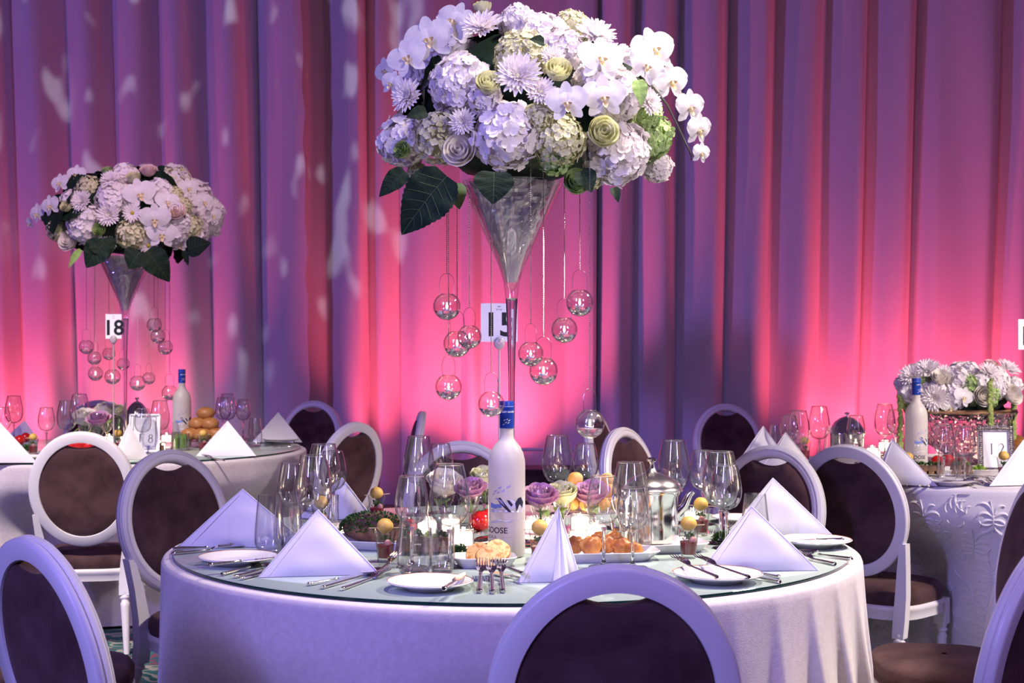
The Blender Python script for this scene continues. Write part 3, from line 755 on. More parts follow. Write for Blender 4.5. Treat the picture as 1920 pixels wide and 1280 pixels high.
def mk_spoon():
    m = MB(); handle(m, .135)
    def bw(u, v):
        th = 2*pi*u; k = v
        return (.168+.034*cos(th)*k, .0195*sin(th)*k*(1+.12*cos(th)), .0035+.0085*k*k)
    m.grid(bw, 20, 6, cu=True)
    m.grid(lambda u, v: (.168+.034*cos(2*pi*u)*v, .0195*sin(2*pi*u)*v*(1+.12*cos(2*pi*u)), .0025+.0088*v*v), 20, 6, cu=True)
    return tag(m.obj('spoon', M['silver']), '', 'spoon')
class Tool:
    def __init__(s, fn): s.fn = fn; s.p = None
    def __call__(s, label, h, t, grp, z=ZT, lift=0.0, zt=None):
        if s.p is None: s.p = s.fn(); o = s.p
        else: o = s.p.copy(); COL.objects.link(o)
        a, b = T(*h, z), T(*t, z); d = b-a; L = max(.15, min(.25, d.length)); mid = (a+b)/2
        k = L/.2; d.normalize()
        o.location = (mid.x-d.x*L/2, mid.y-d.y*L/2, z+.0008); o.scale = (k, 1.05, 1.05)
        o.rotation_euler = (0, -lift, atan2(d.y, d.x)); o['label'] = label; o['group'] = grp
        return o
fork, knife, spoon = Tool(mk_fork), Tool(mk_knife), Tool(mk_spoon)
gc = 'silver cutlery on the centre table'
fork('fork before the blue lit napkin, left end of the table', (322, 1041), (438, 1030), gc)
knife('knife lying behind the leftmost fork under the blue lit napkin', (324, 1032), (450, 1027), gc)
knife('butter knife resting on the left side plate', (392, 1062), (510, 1050), gc, ZT+.021)
fork('fork with handle at the glass edge left of the white napkin', (416, 1080), (500, 1058), gc)
spoon('spoon handle second from left before the white napkin', (440, 1085), (520, 1064), gc)
knife('knife handle nearest the white napkin at the glass edge', (452, 1088), (540, 1066), gc)
knife('knife left of the spoon and fork before the white napkin', (577, 1099), (684, 1080), gc)
spoon('spoon with bowl up right of the white napkin', (603, 1105), (714, 1074), gc)
fork('large fork right of the white napkin, tines to the right', (640, 1108), (730, 1076), gc)
fork('small fork behind the large fork, tines raised', (702, 1082), (748, 1056), gc, ZT, .08)
knife('butter knife on the empty front plate', (832, 1108), (872, 1080), gc, ZT+.021)
fork('left fork of the three upright ones at the front edge', (899, 1120), (903, 1072), gc, ZT, .10)
fork('middle fork of the three upright ones at the front edge', (925, 1120), (920, 1074), gc, ZT, .10)
fork('right fork of the three upright ones at the front edge', (945, 1119), (937, 1072), gc, ZT, .10)
spoon('serving spoon handle right of the blini plate', (978, 1078), (930, 1062), gc, ZT+.02, .02)
knife('knife between blini plate and the narrow napkin', (985, 1090), (935, 1078), gc)
fork('left fork with raised tines behind the front chair', (1345, 1086), (1262, 1056), gc, ZT+.021, .02)
fork('bright fork with raised tines on the plate behind the front chair', (1405, 1086), (1304, 1055), gc, ZT+.021, .02)
knife('knife under the front right napkin', (1462, 1085), (1368, 1068), gc)
knife('knife at the glass edge before the front right napkin', (1455, 1093), (1385, 1079), gc)
knife('knife resting on the plate at the right end', (1582, 1014), (1478, 1016), gc, ZT+.021)
spoon('spoon near the right end of the glass plate', (1590, 1050), (1510, 1040), gc)
fork('fork handle nearest the right end of the glass plate', (1562, 1060), (1500, 1046), gc)
fork('fork with upright tines behind the beet shot at right', (1352, 1000), (1358, 974), gc, ZT, .12)
fork('fork lying behind the coffee pot platter at right', (1335, 1012), (1372, 990), gc)
gd = 'silver cutlery on the left table'
fork('fork before the brightly lit napkin of the left table', (430, 866), (372, 856), gd)
knife('knife before the brightly lit napkin of the left table', (400, 862), (380, 852), gd)
knife('knife on the plate before the dim napkin, left table', (552, 830), (500, 829), gd, ZT+.021)
spoon('spoon at the right end of the left table', (556, 838), (510, 840), gd)
fork('fork at the near edge of the left table, far left', (66, 866), (10, 864), gd)
ge = 'silver cutlery on the right table'
spoon('leftmost spoon on the damask cloth of the right table', (1698, 912), (1722, 903), ge)
knife('knife lying before the sandwiches on the right table', (1722, 914), (1746, 900), ge)
fork('fork left of the white plate on the right table', (1740, 914), (1756, 900), ge)
spoon('spoon right of the white plate on the right table', (1842, 908), (1822, 901), ge, ZT+.012)
fork('first fork before the ornate frame', (1862, 912), (1842, 896), ge)
fork('second fork before the ornate frame', (1876, 911), (1858, 894), ge)
fork('third fork before the ornate frame, nearest the right napkin', (1892, 910), (1872, 893), ge)
# ------------------------------------------------------------------ flower heads (shared meshes, unit radius about 1)
def frame_of(nrm, up=Vector((0, 0, 1))):
    n = Vector(nrm).normalized(); x = up.cross(n)
    if x.length < 1e-3: x = Vector((1, 0, 0))
    x.normalize(); y = n.cross(x)
    return Matrix((x, y, n)).transposed()
def petal(m, o, d, n, L, W, cup=.2, mi=0, tip=.5, curl=0.0):
    # o base, d direction, n upper side
    d = d.normalized(); s = n.cross(d).normalized(); n = d.cross(s).normalized()
    w = [(0, .10), (.3, .75), (.62, 1.0), (.88, .72*tip+.25), (1.0, .12+.2*tip)]
    vs = []
    for t, k in w:
        c = n*(curl*L*t*t)
        for q in (-1, 0, 1): vs.append(o+d*(L*t)+s*(q*W*.5*k)+n*(cup*W*(abs(q)-.5)*k)+c)
    fs = [(j*3+q, j*3+q+1, j*3+q+4, j*3+q+3) for j in range(4) for q in range(2)]
    m.add(vs, fs, mi)
def fib(n, zmin=-1):
    out = []
    for k in range(n):
        z = 1-(1-zmin)*(k+.5)/n; r = sqrt(max(0, 1-z*z)); a = k*2.39996
        out.append(Vector((r*cos(a), r*sin(a), z)))
    return out
def hydrangea_mesh(n, fl, mats, seed, zmin=-.75, rough=.10, tips=.9):
    random.seed(seed); m = MB(); m.ball((0, 0, -.05), .80, 12, 8, 1 if len(mats) > 1 else 0)
    for p in fib(n, zmin):
        p = (p+Vector([random.uniform(-.12, .12) for _ in range(3)])).normalized()
        rr = .93+random.uniform(-rough, rough); B = frame_of(p+Vector([random.uniform(-.35, .35) for _ in range(3)])); a0 = random.uniform(0, 6.3)
        for k in range(4):
            a = a0+k*pi/2; d = B @ Vector((cos(a), sin(a), .28)); L = fl*random.uniform(.85, 1.15)
            petal(m, p*rr, d, B @ Vector((0, 0, 1)), L, L*1.02, .14, 0, tips, random.uniform(-.25, .1))
    return m.mesh('hydrangea', mats, recalc=False)
def mum_mesh(seed, mats, rings=((24, 1.0, .18), (22, .86, .42), (18, .66, .75), (12, .46, 1.05)), eye=.14):
    random.seed(seed); m = MB()
    for n, L, el in rings:
        for k in range(n):
            a = 2*pi*(k+random.uniform(-.25, .25))/n+el; e = el+random.uniform(-.1, .1)
            d = Vector((cos(a)*cos(e), sin(a)*cos(e), sin(e))); nn = Vector((-cos(a)*sin(e), -sin(a)*sin(e), cos(e)))
            petal(m, Vector((cos(a)*.06, sin(a)*.06, .02)), d, nn, L*random.uniform(.9, 1.05), L*.26, .35, 0, .35, .10)
    m.ball((0, 0, .06), eye, 8, 6, 1, sq=(1, 1, .8))
    return m.mesh('chrysanthemum', mats, recalc=False)
def rose_mesh(seed, mats, open_=1.0):
    random.seed(seed); m = MB()
    def pet(a0, rt, wd, h, flare, zt, ph):
        def fn(u, v):
            x = (u-.5)*2; a = a0+x*wd
            r = .10+(rt-.10)*sin(min(1, v*1.25)*pi/2)**.8+flare*max(0, v-.65)**2*6*(1-.3*x*x)
            z = -.75+(zt+.75)*v-.10*x*x*v-.18*flare*max(0, v-.75)*4+.03*sin(5*x+ph)*v
            return (r*cos(a), r*sin(a), z)
        m.grid(fn, 9, 7)
    for k in range(5): pet(k*2.4, .10+.02*k, 1.25, 1, .0, .42-.01*k, k)
    for k in range(5): pet(.5+k*1.257, .30+.03*(k % 2), .95, 1, .05*open_, .42, k*1.7)
    for k in range(6): pet(.1+k*1.047, .48+.03*(k % 2), .85, 1, .12*open_, .38, k*2.1)
    for k in range(6): pet(.7+k*1.047, .66+.03*(k % 2), .78, 1, .20*open_, .34-.08*open_, k*1.3)
    for k in range(5): pet(.3+k*1.257, .76, .85, 1, .34*open_**2, .30-.22*open_, k*2.7)
    return m.mesh('rose', mats, recalc=False)
def orchid_mesh(mats, nm='orchid'):
    m = MB(); Z = Vector((0, 0, 1)); o = Vector((0, 0, 0))
    petal(m, o, Vector((0, 1, .12)), Z, 1.0, .62, .10, 0, .5, -.12)
    petal(m, o, Vector((-.75, -.8, .05)), Z, .95, .55, .10, 0, .45, -.15)
    petal(m, o, Vector((.75, -.8, .05)), Z, .95, .55, .10, 0, .45, -.15)
    for s in (-1, 1):
        def fn(u, v):
            # broad rounded side petals
            x = u; w = (v-.5)*2; prof = sin(pi*min(1, x*.80+.16))**.7
            return (s*(x*1.02), .12+w*.60*prof+.10*x, .07+.16*x-.16*x*x-.10*abs(w)*prof+.03*sin(6*x+3*w))
        m.grid(fn, 9, 7)
    return m.mesh(nm, mats, recalc=False)
def lip_mesh():
    m = MB(); m.ball((0, -.10, .18), .11, 8, 6, sq=(.9, 1.3, 1.2))
    petal(m, Vector((0, -.10, .15)), Vector((0, -1, .55)), Vector((0, .3, 1)), .42, .26, .4, 0, .4, .1)
    for s in (-1, 1): petal(m, Vector((0, -.08, .15)), Vector((s*.9, .25, .7)), Vector((0, 0, 1)), .27, .2, .5)
    return m.mesh('lip', M['lip'], recalc=False)
def leaf_mesh(nm, mt, w=.62, ser=.03):
    m = MB(); n = 29
    def fn(u, v):
        x = (u-.5)*2; prof = sin(pi*min(1, (v*.93+.07))**.72)**.85*w
        e = (1+ser*(1 if int(v*(n-1)) % 2 else -1)*min(1, abs(x)*4-3)) if abs(x) > .75 else 1
        return (x*prof*e, v, .16*abs(x)*prof-.32*v*v+.03*sin(v*22)*abs(x)*prof)
    m.grid(fn, 11, n)
    return m.mesh(nm, mt, recalc=False)
def vein_mesh(w=.62):
    m = MB(); f = lambda x, v: (x*w*sin(pi*min(1, (v*.93+.07))**.72)**.85, v, .16*abs(x)*w*sin(pi*min(1, (v*.93+.07))**.72)**.85-.32*v*v+.006)
    m.tube([f(0, v/12) for v in range(13)], .010, 5)
    for k in range(6):
        for s in (-1, 1):
            v0 = .08+k*.13; m.tube([f(s*q/5*.85, min(.97, v0+q/5*.16)) for q in range(6)], .0045, 4)
    return m.mesh('vein', M['vein'], recalc=False)
HYD = [hydrangea_mesh(120, .27, [M['pet_white']], s) for s in (1, 2, 3)]
VIB = [hydrangea_mesh(230, .15, [M['pet_green']], s, -.75, .08, .6) for s in (4, 5)]
LIME = [hydrangea_mesh(90, .27, [M['pet_lime']], 6)]
MUM = [mum_mesh(s, [M['pet_white'], M['pet_rose']]) for s in (7, 8)]
DAISY = mum_mesh(9, [M['pet_white'], M['eye']], ((20, 1.0, .12), (16, .9, .3)), .22)
ROSE = {k: rose_mesh(10+i, [M[k]], o) for i, (k, o) in enumerate((('pet_rose', .45), ('pet_cream', .8), ('pet_mauve', 1.0), ('pet_blush', .8), ('pet_lime', .4)))}
ORC = orchid_mesh([M['pet_orchid']]); LIP = lip_mesh()
LEAF = leaf_mesh('leaf', M['leaf']); LEAFG = leaf_mesh('leaf', M['leaf2'], .5, .01); VEIN = vein_mesh()
rng = random.Random(11)
def arrangement(nm, label, cat, base, C, rad, D, heads, leaves, group=None, core=.72, flat=.30):
    # C centre of the dome in the world, rad its radii (x, y, z)
    t = thing(nm, label, cat, base, 0, group); L = Vector(base)
    m = MB(); m.ball(Vector(C)-L, 1, 16, 10, sq=tuple(r*core for r in rad), lump=.1); m.obj('foam_core', M['leaf'], t)
    cpx = 960+C[0]*F/D; cpy = 640-(C[2]-HC)*F/D
    def spot(px, py, r):
        u = (px-cpx)*D/F/rad[0]; v = -(py-cpy)*D/F/rad[2]; q = min(.985, sqrt(u*u+v*v)); w = sqrt(1-q*q)
        y = C[1]-rad[1]*w*.92; p = P(px, py, y); n = Vector((u/rad[0], -w/rad[1], v/rad[2])).normalized()
        return p-L, n
    def put(name, me, p, n, s, spin=None, tilt=0):
        q = frame_of(n).to_quaternion() @ Quaternion((0, 0, 1), rng.uniform(0, 6.28) if spin is None else spin)
        return inst(name, me, t, p, q, s)
    for h in heads:
        k, px, py, r = h[:4]; ex = h[4] if len(h) > 4 else 0
        p, n = spot(px, py, r); s = r*(D-.2)/F
        if k in 'HVG':
            me = {'H': rng.choice(HYD), 'V': rng.choice(VIB), 'G': LIME[0]}[k]; p = p+n*(-s*.35+ex)
            put('hydrangea', me, p, n, s*.94)
        elif k in 'MD':
            n = (n+Vector((0, -.5, .1))).normalized(); put('chrysanthemum', DAISY if k == 'D' else rng.choice(MUM), p+n*(s*.15+.015+ex), n, s)
        elif k in 'RCLB':
            n = (Vector((n.x*.7, n.y-.35, max(n.z, -.3)+.55))).normalized()
            put('rose', ROSE[{'R': 'pet_rose', 'C': 'pet_cream', 'L': 'pet_lime', 'B': 'pet_blush'}[k]], p+n*(.034+ex), n, s*1.15)
        elif k == 'O':
            n = (Vector((n.x*.8, -1.0, n.z*.35))+Vector((rng.uniform(-.25, .25), 0, rng.uniform(-.25, .1)))).normalized()
            o = put('orchid', ORC, p+n*(.03+ex), n, s*1.12, rng.uniform(-.35, .35)); inst('lip', LIP, o)
    for (bx, by, tx, ty, w, dy, kind) in leaves:
        y = C[1]-rad[1]*.9+dy; a, b = P(bx, by, y), P(tx, ty, y-.03); d = b-a; Ln = d.length
        Y = d.normalized(); Zn = (Vector((.12, -1, .35))); X = Y.cross(Zn).normalized(); Zn = X.cross(Y)
        q = Matrix((X, Y, Zn)).transposed().to_quaternion()
        o = inst('leaf', LEAF if kind == 'd' else LEAFG, t, a-L, q, (Ln*w, Ln, Ln))
        if kind == 'd': inst('vein', VEIN, o)
    for k in range(26):           # the greenery between the heads, and the far side of the dome
        a = rng.uniform(0, 2*pi); e = rng.uniform(-.5, 1.3); n = Vector((cos(a)*cos(e), sin(a)*cos(e), sin(e)))
        p = Vector(C)+Vector((n.x*rad[0], n.y*rad[1], n.z*rad[2]))*.80-L
        put('leaf', LEAF, p, Vector((n.x, n.y, n.z+.3)), rng.uniform(.06, .10)*D/3.86*rad[0]/.36)
    for k in range(9):
        a = rng.uniform(.25, pi-.25); e = .05+1.1*(k % 3)/3; n = Vector((cos(a)*cos(e), sin(a)*cos(e), sin(e)))
        p = Vector(C)+Vector((n.x*rad[0], n.y*rad[1], n.z*rad[2]))*.86-L
        put('hydrangea', rng.choice(HYD+VIB), p, n, rad[0]*.24)
    return t
# ------------------------------------------------------------------ tall martini vases
def make_vase():
    t = thing('martini_vase', '', 'vase')
    H = .975
    pr = [(.0085, .36), (.0088, .44), (.0105, .52), (.0135, .60), (.0165, .66), (.022, .705), (.034, .745), (.053, .79), (.074, .835), (.095, .88), (.116, .925), (.140, H)]
    m = MB(); m.lathe([(0, .655)]+[(r, z) for r, z in pr if z > .655]+[(.1385, H+.0015)]+[(r-.0028, z) for r, z in pr if z > .67][::-1]+[(.006, .68), (0, .676)], 56); m.obj('cone', M['globe'], t)
    m = MB(); m.lathe([(0, .03), (.020, .03), (.011, .07), (.0085, .15), (.0080, .28)]+[(r, z) for r, z in pr if z <= .66]+[(.012, .662), (0, .6545)], 36); m.obj('stem', M['sglass'], t)
    m = MB(); m.lathe([(0, 0), (.105, 0), (.107, .004), (.10, .009), (.05, .016), (.022, .024), (.018, .0295), (0, .0295)], 48); m.obj('foot', M['sglass'], t)
    # crumpled clear film that fills the cone
    m = MB(); rows = [(r*.90-.004, z) for r, z in pr if z > .70]
    def fn(u, v):
        k = v*(len(rows)-1); i = min(len(rows)-2, int(k)); f = k-i
        r = rows[i][0]*(1-f)+rows[i+1][0]*f; z = rows[i][1]*(1-f)+rows[i+1][1]*f; a = 2*pi*u
        q = noise.noise(Vector((cos(a)*3, sin(a)*3, z*34)))+.8*noise.noise(Vector((cos(a)*8, sin(a)*8, z*90)))
        r *= .90+.12*q
        return (r*cos(a), r*sin(a), z+.004*q)
    m.grid(fn, 72, 46, cu=True); m.obj('crumpled_film', M['film'], t, smooth=False, recalc=False)
    return t
def film():
    m, n, l, p = nt('clear_film'); n.remove(p); out = n['Material Output']
    tr = n.new('ShaderNodeBsdfTransparent'); tr.inputs['Color'].default_value = (.96, .95, .96, 1)
    g = n.new('ShaderNodeBsdfGlossy'); g.inputs['Roughness'].default_value = .12; ts = n.new('ShaderNodeBsdfTranslucent'); ts.inputs['Color'].default_value = (.9, .88, .9, 1)
    d = n.new('ShaderNodeBsdfDiffuse'); d.inputs['Color'].default_value = (.9, .88, .9, 1)
    a = n.new('ShaderNodeMixShader'); a.inputs[0].default_value = .75; l.new(ts.outputs[0], a.inputs[1]); l.new(d.outputs[0], a.inputs[2])
    b = n.new('ShaderNodeMixShader'); b.inputs[0].default_value = .30; l.new(a.outputs[0], b.inputs[1]); l.new(g.outputs[0], b.inputs[2])
    c = n.new('ShaderNodeMixShader'); c.inputs[0].default_value = .80; l.new(tr.outputs[0], c.inputs[1]); l.new(b.outputs[0], c.inputs[2]); l.new(c.outputs[0], out.inputs['Surface'])
    return m
M['film'] = film()
vase = Maker(make_vase)
gv = 'tall martini vases'
v1 = (TC[0][0]-.001, TC[0][1], ZT+.0006); vase('tall clear martini vase on the centre table, behind the vodka bottle', v1, 0, gv)
v2 = (P(235, 640, 7.27).x, 7.27, ZT+.0006); vase('tall clear martini vase on the left table', v2, 0, gv)
D1 = 3.86
heads1 = [('H', 855, 146, 58), ('H', 948, 256, 63), ('H', 742, 272, 50), ('H', 1168, 296, 62), ('H', 1013, 58, 54), ('H', 1058, 82, 42), ('H', 970, 32, 38), ('H', 1163, 172, 52), ('H', 1120, 150, 40), ('G', 1232, 262, 46), ('G', 1222, 220, 26), ('H', 905, 180, 32), ('H', 1240, 320, 30),
 ('V', 979, 92, 55), ('V', 817, 264, 55), ('V', 1051, 268, 54), ('V', 1075, 42, 40), ('V', 780, 330, 24), ('G', 1045, 300, 34), ('V', 1010, 220, 30), ('V', 1115, 340, 22),
 ('M', 972, 152, 44), ('M', 907, 66, 40), ('M', 1110, 80, 40), ('M', 775, 186, 34), ('M', 873, 230, 26), ('M', 1013, 178, 28), ('M', 1206, 196, 27), ('M', 1035, 118, 24), ('M', 1135, 110, 28),
 ('R', 919, 172, 26), ('R', 1044, 149, 27), ('R', 1123, 256, 32), ('C', 867, 290, 31), ('L', 768, 290, 19), ('L', 1075, 350, 28), ('R', 907, 36, 20),
 ('O', 811, 80, 42), ('O', 773, 118, 36), ('O', 740, 136, 26), ('O', 748, 162, 23), ('O', 862, 50, 36), ('O', 1110, 128, 40, .02), ('O', 1062, 194, 34, .03), ('O', 1123, 188, 37, .03), ('O', 1209, 108, 42, .02), ('O', 1244, 158, 36), ('O', 1278, 202, 32), ('O', 1293, 242, 30), ('O', 1299, 287, 20), ('O', 1190, 130, 34, .02)]
leaves1 = [(838, 330, 750, 428, .60, .02, 'd'), (926, 322, 926, 374, 1.05, -.06, 'd'), (760, 322, 712, 360, .5, .03, 'd'), (852, 345, 862, 384, .8, .08, 'g'), (1150, 352, 1160, 372, .5, .05, 'd'), (800, 210, 766, 214, .6, -.03, 'd'), (1196, 150, 1206, 190, .6, -.02, 'g'), (1020, 80, 1000, 70, .6, -.03, 'd'), (1090, 320, 1110, 352, .8, .02, 'd')]
A1 = arrangement('flower_arrangement', 'large dome of white hydrangeas, roses and orchids on the centre vase', 'flowers', (v1[0], v1[1], ZT+.977), ((985-960)*D1/F, D1, HC+(640-208)*D1/F), (.395, .36, .275), D1, heads1, leaves1, 'flower domes on tall vases')
# the arching orchid stem at the right
m = MB(); b1 = Vector((v1[0], v1[1], ZT+.977)); m.tube([P(px, py, 3.70+dy)-b1 for px, py, dy in ((1195, 140, .06), (1225, 165, .02), (1250, 195, 0), (1270, 235, 0), (1286, 270, 0), (1297, 292, 0), (1296, 300, 0))], [.004, .004, .0035, .003, .003, .003, .002], 6); m.obj('orchid_stem', M['twig'], A1)
m = MB()
for k in range(14): m.tube([Vector((.012*cos(k), .012*sin(k), .02)), Vector((.03*cos(k*2.1), .03*sin(k*2.1), -.10-.012*(k % 5)))], .003, 5)
m.obj('cut_stems', M['stem'], A1)
D2F = 7.27
heads2 = [('H', 233, 323, 28), ('H', 210, 368, 35), ('H', 152, 427, 33), ('H', 160, 405, 26), ('H', 300, 354, 26), ('H', 368, 440, 28), ('H', 330, 440, 26), ('H', 131, 372, 22), ('H', 340, 420, 24),
 ('V', 164, 346, 25), ('V', 247, 443, 33), ('V', 104, 432, 27), ('V', 360, 430, 28), ('V', 329, 362, 18), ('V', 345, 385, 20),
 ('M', 159, 381, 21), ('M', 208, 404, 23), ('M', 210, 344, 20), ('D', 250, 401, 18), ('D', 279, 457, 18), ('M', 208, 452, 15),
 ('C', 135, 455, 20), ('L', 191, 433, 14), ('R', 252, 343, 14), ('B', 279, 330, 16), ('B', 327, 400, 19), ('R', 131, 394, 13), ('L', 203, 331, 11),
 ('O', 262, 366, 27), ('O', 291, 409, 26), ('O', 302, 440, 25), ('O', 310, 382, 20), ('O', 104, 387, 19), ('O', 81, 402, 19), ('O', 121, 347, 18), ('O', 150, 331, 18), ('O', 349, 355, 18), ('O', 376, 382, 18), ('O', 395, 403, 15), ('O', 337, 456, 14), ('O', 66, 417, 11), ('O', 322, 395, 18)]
leaves2 = [(195, 455, 157, 497, .75, -.06, 'd'), (190, 448, 200, 480, 1.1, -.05, 'd'), (262, 472, 240, 500, 1.1, -.06, 'd'), (275, 470, 316, 521, .62, -.07, 'd'), (352, 468, 388, 452, .8, -.03, 'd'), (345, 470, 352, 494, .35, 0, 'd'), (152, 468, 126, 498, .35, 0, 'g'), (300, 322, 305, 312, .9, .05, 'd')]
arrangement('flower_arrangement', 'smaller pink lit dome of white flowers on the left vase', 'flowers', (v2[0], v2[1], ZT+.977), ((235-960)*D2F/F, D2F, HC+(640-405)*D2F/F), (.455, .40, .275), D2F, heads2, leaves2, 'flower domes on tall vases')
# ------------------------------------------------------------------ crystal bowl on the right table
def crystal_bowl():
    p = T(1800, 868); loc = (p.x, p.y, ZT+.0006); k = p.y/F
    t = thing('crystal_bowl', 'wide cut crystal bowl on a foot, filled with white flowers, right table', 'bowl', loc)
    H = (868-770)*k; R = 100*k
    pr = [(0, 0), (R*.38, 0), (R*.36, .01), (R*.22, .03), (R*.30, .045), (R*.62, H*.38), (R*.86, H*.68), (R, H)]
    m = MB(); n = 48
    def cut(a, z): return 1+.020*abs(sin(12*a+z*55))*1+.020*abs(sin(12*a-z*55))
    rows = []
    for (r0, z0), (r1, z1) in zip(pr[3:], pr[4:]):
        for q in range(5): rows.append((r0+(r1-r0)*q/5, z0+(z1-z0)*q/5))
    rows.append(pr[-1])
    m.lathe([(0, 0), (R*.38, 0), (R*.36, .01)]+rows+[(r*.93, z) for r, z in rows[::-1] if z > .05]+[(0, .05)], 96, rfn=cut); m.obj('bowl', M['crystal'], t, smooth=False)
    m = MB(); m.lathe([(R*.985, H-.004), (R*1.02, H-.002), (R*1.025, H+.006), (R*1.0, H+.012), (R*.95, H+.010), (R*.94, H-.002), (R*.985, H-.004)], 64); m.obj('gold_rim', M['gold'], t)
    return p, H, R
M['gold'] = mat('gilded_rim', (0.85, 0.55, 0.30), 0.25, 1.0)
pb, HB, RB = crystal_bowl(); D3 = pb.y
heads3 = [('M', 1712, 712, 26), ('M', 1740, 700, 24), ('H', 1752, 735, 24), ('C', 1762, 716, 18), ('M', 1752, 745, 26), ('D', 1770, 705, 18), ('H', 1700, 735, 20), ('V', 1692, 745, 16), ('G', 1730, 716, 13), ('H', 1795, 705, 26), ('H', 1792, 745, 25), ('O', 1800, 745, 18), ('G', 1818, 715, 18), ('G', 1815, 735, 15), ('G', 1825, 752, 12), ('H', 1842, 715, 22), ('C', 1838, 746, 20), ('M', 1850, 705, 22), ('H', 1872, 705, 26), ('M', 1885, 700, 24), ('C', 1890, 744, 20), ('H', 1905, 718, 18), ('G', 1866, 738, 15), ('G', 1862, 755, 12), ('B', 1855, 695, 14), ('H', 1690, 715, 18), ('H', 1820, 690, 18), ('G', 1906, 742, 13), ('G', 1770, 758, 13), ('G', 1700, 762, 14), ('O', 1778, 760, 14), ('H', 1722, 740, 22), ('H', 1875, 725, 22)]
A3 = arrangement('flower_arrangement', 'low bank of white flowers and green hydrangea in the crystal bowl', 'flowers', (pb.x, pb.y, ZT+HB), ((1797-960)*D3/F, D3, HC+(640-740)*D3/F), (RB*1.13, RB*.9, 55*D3/F), D3, heads3, [], None, .8)
for px, y0, y1, dx in ((1688, 740, 842, 0), (1856, 712, 800, 2), (1901, 752, 822, 0)):
    m = MB(); r2 = random.Random(px)
    for k in range(60):
        f = k/59; p = P(px+dx*f+r2.uniform(-3, 3), y0+(y1-y0)*f, D3-RB*.98+(0 if px == 1856 else RB*.55))-Vector((pb.x, pb.y, ZT+HB))
        m.ball(p, .0075+.003*r2.random(), 6, 4, lump=.3, seed=k)
    m.obj('hanging_tassel', M['tassel'] if 'tassel' in M else M.setdefault('tassel', mat('green_tassel', (.16, .24, .05), .7, col2=(.34, .40, .12), scale=60)), A3)
# ------------------------------------------------------------------ hanging tealight globes
def make_globe(lit):
    def fn():
        t = thing('hanging_globe', '', 'candle holder')
        n = 14; a0 = .42; r = .0345
        o = [(r*sin(a), -r*cos(a)) for a in [pi*(k/n)*(1-a0/pi) for k in range(n+1)]]
        m = MB(); m.lathe([(0, -r)]+o[1:]+[(x*.965, z*.965) for x, z in o[1:]][::-1]+[(0, -r*.965)], 32); m.obj('globe', M['globe'], t)
        w = [(0, -r*.955)]+[(x*.955, z*.955) for x, z in o[1:] if z < -.010]; x0, z0 = w[-1]
        m = MB(); m.lathe(w+[(x0, z0+.0015), (0, z0+.0015)], 28); m.obj('water', M['water'], t)
        m = MB(); m.lathe([(0, z0+.002), (.009, z0+.002), (.009, z0+.006), (0, z0+.006)], 16); m.obj('tealight', M['card'], t)
        if lit:
            m = MB(); m.lathe([(0, z0+.006), (.0022, z0+.009), (.0027, z0+.013), (.0017, z0+.018), (0, z0+.023)], 10); m.obj('flame', M['flame'], t)
        m = MB(); m.tube([(-.017, 0, .028)]+[(-.017*cos(k*pi/10)-.004*sin(k*pi/5), 0, .030+.052*sin(k*pi/10)**.8) for k in range(1, 10)]+[(.017, 0, .028)], .0006, 5); m.obj('wire_loop', M['chain'], t)
        return t
    return Maker(fn)
globe_lit, globe_dark = make_globe(True), make_globe(False)
def globe(px, py, rp, d, top, label, grp, lit=True, fine=True):
    s = rp*d/F/.0345; p = P(px, py, d); o = (globe_lit if lit else globe_dark)(label, p, rng.uniform(-.6, .6), grp, s)
    m = MB(); z0 = .082; z1 = (py-top)*d/F/s; n = int((z1-z0)*s/(.0052 if fine else .010))
    for k in range(n):
        z = z0+(z1-z0)*k/n; q = .0017/s if fine else .0022/s
        m.add([(q, 0, z), (0, q, z), (-q, 0, z), (0, -q, z), (0, 0, z+q*1.5), (0, 0, z-q*1.5)], [(0, 1, 4), (1, 2, 4), (2, 3, 4), (3, 0, 4), (1, 0, 5), (2, 1, 5), (3, 2, 5), (0, 3, 5)])
    m.tube([(0, 0, z0), (0, 0, z1)], .0005/s, 4)
    m.obj('chain', M['chain'], o, recalc=False, smooth=False)
    return o
gg = 'tealight globes hanging round the centre vase'
for px, py, rp, d, top, lb in ((838, 574, 26, 3.72, 350, 'upper left hanging globe, topmost left of the table number 15'), (880, 631, 23, 3.74, 350, 'hanging globe half behind another, just left of the 15 card'), (857, 644, 26, 3.62, 350, 'hanging globe overlapping the one beside the 15 card'), (841, 725, 25, 3.66, 350, 'lowest hanging globe on the left side of the vase'), (921, 757, 25, 3.52, 335, 'hanging globe touching the vodka bottle cap'), (995, 663, 24, 3.66, 290, 'hanging globe just right of the vase stem'), (1019, 695, 27, 3.56, 295, 'hanging globe overlapping and below the one right of the stem'), (1058, 618, 25, 3.75, 335, 'hanging globe second from the top on the right side'), (1087, 567, 26, 3.72, 340, 'topmost hanging globe on the right side of the vase'), (1106, 794, 28, 3.52, 285, 'lowest hanging globe on the right, above the chairs')):
    globe(px, py, rp, d, top, lb, gg)
gl = 'tealight globes hanging round the left vase'
